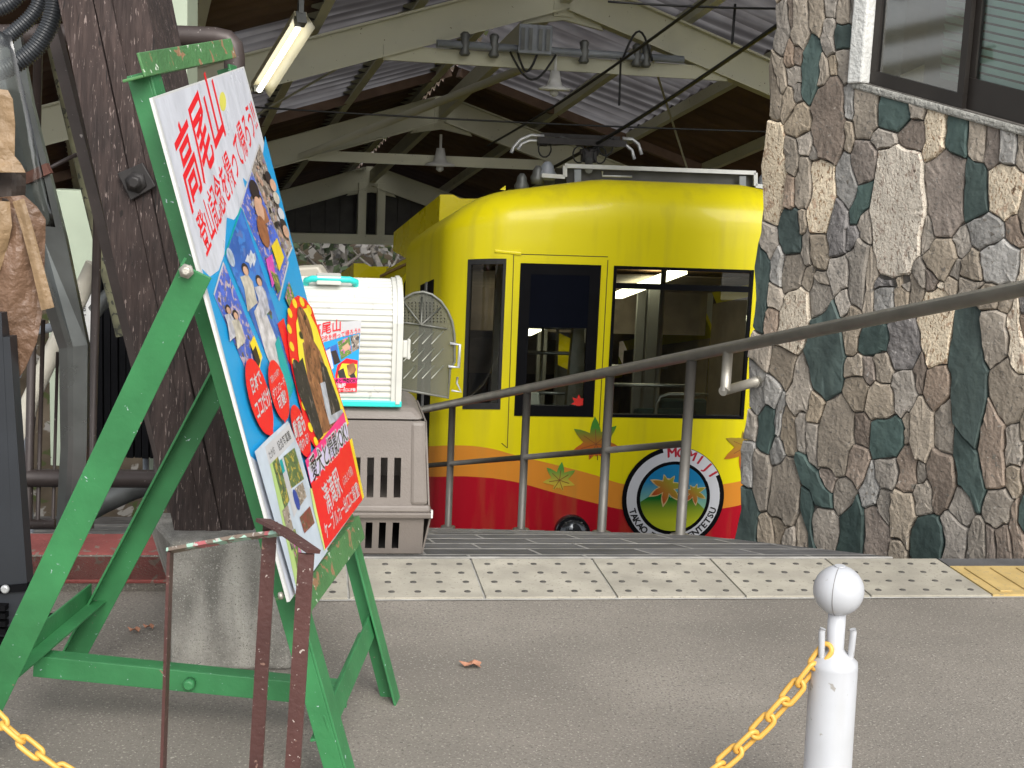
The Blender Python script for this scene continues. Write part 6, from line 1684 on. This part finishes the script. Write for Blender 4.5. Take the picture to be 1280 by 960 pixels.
# small copy of the poster stuck on the shell
fo_ = [wc(-.35, -.0062, .365 - .0), wc(-.06, 0, 0)]
def zc(x, y): return 375 + x / 5.333, 340 + y / 5.333
def sk(px, py, off): 
    p = on_plane(px, py, nC2, nC2.dot(wc(0, -.0045 - off, 0))); return p
cnt = [0]
def stick(pts, m, name):
    cnt[0] += 1; P = [sk(*zc(*p), cnt[0] * .0002) for p in pts]; q = MB(); q.add(P[::-1], [tuple(range(len(P)))]); return q.build(name, m, sticker)
q = MB(); sticker = MB().prism([sk(*zc(*p), 0) for p in ((60, 350), (410, 322), (378, 800), (60, 806))], nC2 * .0005).build('sticker', pw, wcar)
stick([(60, 500), (300, 425), (400, 405), (385, 720), (60, 730)], cyan, 'blue_field')
stick([(150, 520), (245, 480), (265, 600), (180, 640)], ph_sky, 'photo_print'); stick([(165, 530), (200, 510), (225, 640), (200, 660)], pw, 'figure_print'); stick([(205, 530), (240, 520), (270, 600), (230, 620)], hair, 'figure_print')
stick([(250, 465), (330, 430), (345, 540), (275, 585)], ph_leaf, 'photo_print'); stick([(335, 430), (396, 410), (393, 510), (350, 535)], ph_grp, 'photo_print'); stick([(280, 500), (320, 470), (335, 510), (300, 530)], skin, 'figure_print')
stick([(235, 690), (250, 620), (310, 575), (385, 590), (382, 715), (240, 720)], red_, 'burst_print'); stick([(255, 670), (280, 610), (380, 615), (380, 710), (250, 712)], yel, 'burst_print')
stick([(250, 660), (290, 640), (310, 710), (260, 712)], bkd, 'dog_print'); stick([(310, 620), (360, 605), (375, 650), (350, 710), (320, 690)], brd, 'dog_print'); stick([(330, 690), (360, 670), (375, 705), (340, 712)], bkd, 'dog_print')
stick([(150, 640), (165, 605), (200, 610), (210, 650), (180, 670)], red_, 'balloon')
stick([(60, 712), (383, 705), (381, 745), (60, 752)], pink, 'pink_band'); stick([(60, 748), (381, 740), (378, 799), (60, 805)], red_, 'red_block')
def stxt(txt, O, E_, h, m, b_=.02):
    cnt[0] += 1; vs, fs = glyphs(txt, b_); wd_ = max(v[0] for v in vs)
    def fn(x, y):
        a = x / wd_; px_, py_ = O[0] + (E_[0] - O[0]) * a, O[1] + (E_[1] - O[1]) * a - y / .78 * h
        return sk(*zc(px_, py_), cnt[0] * .0002)
    text_on(txt, fn, 'lettering', m, sticker, b_)
stxt('高尾山', (75, 425), (272, 385), 68, red_, .012); stxt('登山記念を撮って帰ろう!!', (75, 480), (400, 405), 34, red_, .01)
stxt('愛犬と撮影OK!', (205, 742), (378, 735), 26, ink, .03); stxt('清滝駅', (225, 772), (305, 770), 26, pw, .04); stxt('ケーブルカー出口に設置!', (190, 797), (372, 793), 18, pw, .03)
# open smoky door of the white carrier
smoke = mat('smoky clear plastic', (.13, .13, .105), .3, var=.1); smoke.node_tree.nodes['Principled BSDF'].inputs['Alpha'].default_value = .62
dYp = wc(0, WW_ + .02, 0).y
def dpx(px, py, o_=0): return dep(px, py, dYp + o_)
outl = [zc(660, 780), zc(990, 838), zc(1000, 650), zc(1032, 600), zc(1030, 420), zc(1015, 330), zc(985, 260), zc(940, 195), zc(880, 150), zc(820, 132), zc(760, 140), zc(710, 165), zc(680, 190)]
door = MB().prism([dpx(*p) for p in outl], V((0, .006, 0))).build('door', smoke, wcar)
rimm = mat('grey clear rim', (.14, .14, .12), .3)
def seg(pts, r_, name, par=door, m=rimm): return MB().tube([dpx(*p, -.004) for p in pts], r_, 6).build(name, m, par)
seg(outl + [outl[0]], .005, 'door_rim')
hub = zc(808, 352)
for p in ((690, 200), (815, 165), (940, 235), (980, 380), (680, 335)): seg([hub, zc(*p)], .0035, 'door_spoke')
for k in range(4):
    for j in range(3):
        x = 690 + k * 62 + j * 0; y = 470 + j * 115
        seg([zc(x + 80, y - 75), zc(x, y + 10)], .0022, 'door_rib', m=mat('pale ridge', (.35, .35, .3), .3))
dots = MB()
for i in range(12):
    for j in range(7):
        x, y = 700 + i * 24, 205 + j * 21
        if ((x - 808) / 165) ** 2 + ((y - 352) / 175) ** 2 < 1: dots.lathe(dpx(*zc(x, y), -.002), [(.0024, 0), (.0024, .002)], 5, axis=(0, -1, 0))
o = dots.build('door_perforation', M['black'], door); o['kind'] = 'stuff'
clear = glass_mat('clear latch plastic', (.7, .7, .65), .12, rough=.1)
MB().tube([dpx(*zc(1000, 475), -.01), dpx(*zc(1065, 485), -.01), dpx(*zc(1058, 635), -.01), dpx(*zc(990, 630), -.01)], .006, 8).build('door_latch', M['aluminium'], door)
MB().tube([dpx(*zc(1050, 700), -.01), dpx(*zc(1045, 740), -.01), dpx(*zc(1075, 800), -.01), dpx(*zc(1010, 790), -.01)], .004, 8).build('hinge_hook', M['aluminium'], door)
# beige lid peeping over behind
q = MB(); Yl = dYp + .25
q.prism([dep(362, 372, Yl), dep(366, 335, Yl), dep(398, 333, Yl), dep(415, 360, Yl), dep(415, 384, Yl), dep(362, 384, Yl)], V((0, .12, 0)))
q.prism([dep(362, 384.5, Yl), dep(415, 384.5, Yl), dep(415, 700, Yl), dep(362, 700, Yl)], V((0, .12, 0)))
o = q.build('beige_box', mat('beige plastic', (.42, .39, .32), .5, var=.06), bevel=.01); tag(o, 'beige plastic lid peeping out behind the white carrier and the poster', 'box')

# ================================================================== BOLLARD AND CHAIN
YBo = 2.75
bc = dep(1055, 738, YBo)
def bollard(base, label, tilt):
    r = thing('bollard', V((base.x, base.y, 0)), label, 'bollard', 'white chain bollards')
    H_ = base.z
    def bl_(z): return V((base.x, base.y, z))
    MB().lathe(bl_(0), [(.062, 0), (.062, .01), (.0505, .02), (.0500, H_ - .165), (.049, H_ - .155), (.036, H_ - .142), (.02, H_ - .13), (.0185, H_ - .125), (.0185, H_ - .04)], 40).build('post', M['bollard'], r)
    prof = [(.0525 * math.sin(a), -.0525 * math.cos(a)) for a in [math.pi * (k + .6) / 22.2 for k in range(21)]]
    cap = MB().lathe(bl_(H_), prof, 40).build('ball_top', M['bollard'], r)
    MB().lathe(bl_(H_ + .0515), [(.012, 0), (.011, .0022)], 16).build('ball_seam', M['bollard'], cap)
    MB().tube([bl_(H_) + V((.053 * math.sin(a) * -.45, -.053 * math.sin(a) * .893, .053 * math.cos(a))) for a in [.25 + k * .21 for k in range(13)]], .0006, 5).build('ball_seam', M['greypaint'], cap)
    for s_ in (-1, 1):
        hx = base.x + s_ * .027
        MB().tube([V((hx, base.y - .012, H_ - .150)), V((hx + s_ * .004, base.y - .014, H_ - .135)), V((hx + s_ * .006, base.y - .014, H_ - .085)), V((hx + s_ * .004, base.y - .014, H_ - .079))], .0068, 10).build('chain_hook', M['bollard'], r)
    r.rotation_euler = (0, math.radians(tilt), 0)
    return r
bollard(bc, 'white ball topped bollard holding the yellow chain at the right', -1.2)
bl2 = V((-1.25, YBo - .05, bc.z))
bollard(bl2, 'white bollard just outside the left edge holding the other chain end', 0)
chain = thing('plastic_chain', V((-.3, YBo, 0)), 'yellow plastic link chain sagging from the white bollard', 'chain')
hkR, hkL = V((bc.x - .032, YBo - .014, bc.z - .128)), V((bl2.x + .032, bl2.y - .014, bl2.z - .128))
pts = []
zmin = .008
def para(h, x0, n=90):
    out = []
    dx = abs(h.x - x0); kk_ = (h.z - zmin) / dx ** 2
    for i in range(n + 1):
        x = h.x + (x0 - h.x) * i / n; out.append(V((x, h.y, zmin + kk_ * (x - x0) ** 2)))
    return out
pr_ = para(hkR, hkR.x - .49); pl_ = para(hkL, hkL.x + .58)
path = pr_ + [pr_[-1].lerp(pl_[-1], i / 20) for i in range(1, 20)] + pl_[::-1]
lk = MB(); ll, lw, lr = .0300, .0130, .0056
prof = []
for k in range(24):
    a = 2 * math.pi * k / 24
    x = (ll - lw) * (1 if math.cos(a) > 0 else -1) * (1 if abs(math.cos(a)) > .05 else 0) + lw * math.cos(a); prof.append(V((x, lw * math.sin(a), 0)))
lk.tube(prof, lr, 8, closed=True); lk_me = lk.mesh('link'); lk_me.materials.append(M['chain'])
pitch = .0485; acc = 0; nxt = .016; k = 0
for a, b in zip(path[:-1], path[1:]):
    sl_ = (b - a).length
    while sl_ > 0 and acc + sl_ >= nxt:
        p = a.lerp(b, (nxt - acc) / sl_); d = (b - a).normalized()
        o = bpy.data.objects.new('link', lk_me); col.objects.link(o); o.parent = chain
        sidev = d.cross(V((0, 1, 0))).normalized(); tw = math.radians((40 if k % 2 else -50) + 22 * math.sin(k * 2.7))
        yv = V((0, 1, 0)) * math.cos(tw) + sidev * math.sin(tw); zv = d.cross(yv)
        o.matrix_local = Matrix(((d.x, yv.x, zv.x, p.x + .3), (d.y, yv.y, zv.y, p.y - YBo), (d.z, yv.z, zv.z, p.z + (.006 if p.z < .02 else 0)), (0, 0, 0, 1)))
        nxt += pitch; k += 1
    acc += sl_

# ================================================================== LITTER
lv = mat('dry leaf', (.32, .15, .09), .8, var=.3, vs=60)
for (px, py, s_, lab) in ((589, 833, .035, 'single dry brown leaf lying on the asphalt in front of the tactile strip'), (168, 790, .02, 'small dry leaf near the foot of the concrete block'), (186, 786, .018, 'second small dry leaf nearest the concrete block')):
    c = gz(px, py, .004); q = MB()
    ring = [c + V((s_ * math.cos(a) * (1 if k % 2 else .65), s_ * .6 * math.sin(a) * (1 if k % 2 else .7), .003 + .006 * (k % 3))) for k, a in enumerate([i * .628 for i in range(10)])]
    q.add(ring + [c + V((0, 0, .008))], [(k, (k + 1) % 10, 10) for k in range(10)]); o = q.build('fallen_leaf', lv, solid=.001); tag(o, lab, 'leaf')
q = MB(); lr2 = random.Random(9)
for k in range(120):
    if k < 60: x, y = lr2.uniform(140, 205), lr2.uniform(775, 815)
    else: x, y = lr2.uniform(0, 1280), lr2.uniform(760, 960)
    c = gz(x, y, .002); s_ = lr2.uniform(.001, .0035)
    q.add([c + V((-s_, 0, 0)), c + V((0, -s_, .002)), c + V((s_, 0, 0)), c + V((0, s_, .001))], [(0, 1, 2, 3)])
o = q.build('litter_specks', mat('pale grit', (.5, .48, .44), .9)); o['kind'] = 'stuff'; o['label'] = 'scattered pale grit and petals on the asphalt'

for o in bpy.data.objects:
    if '_b' in o: del o['_b']
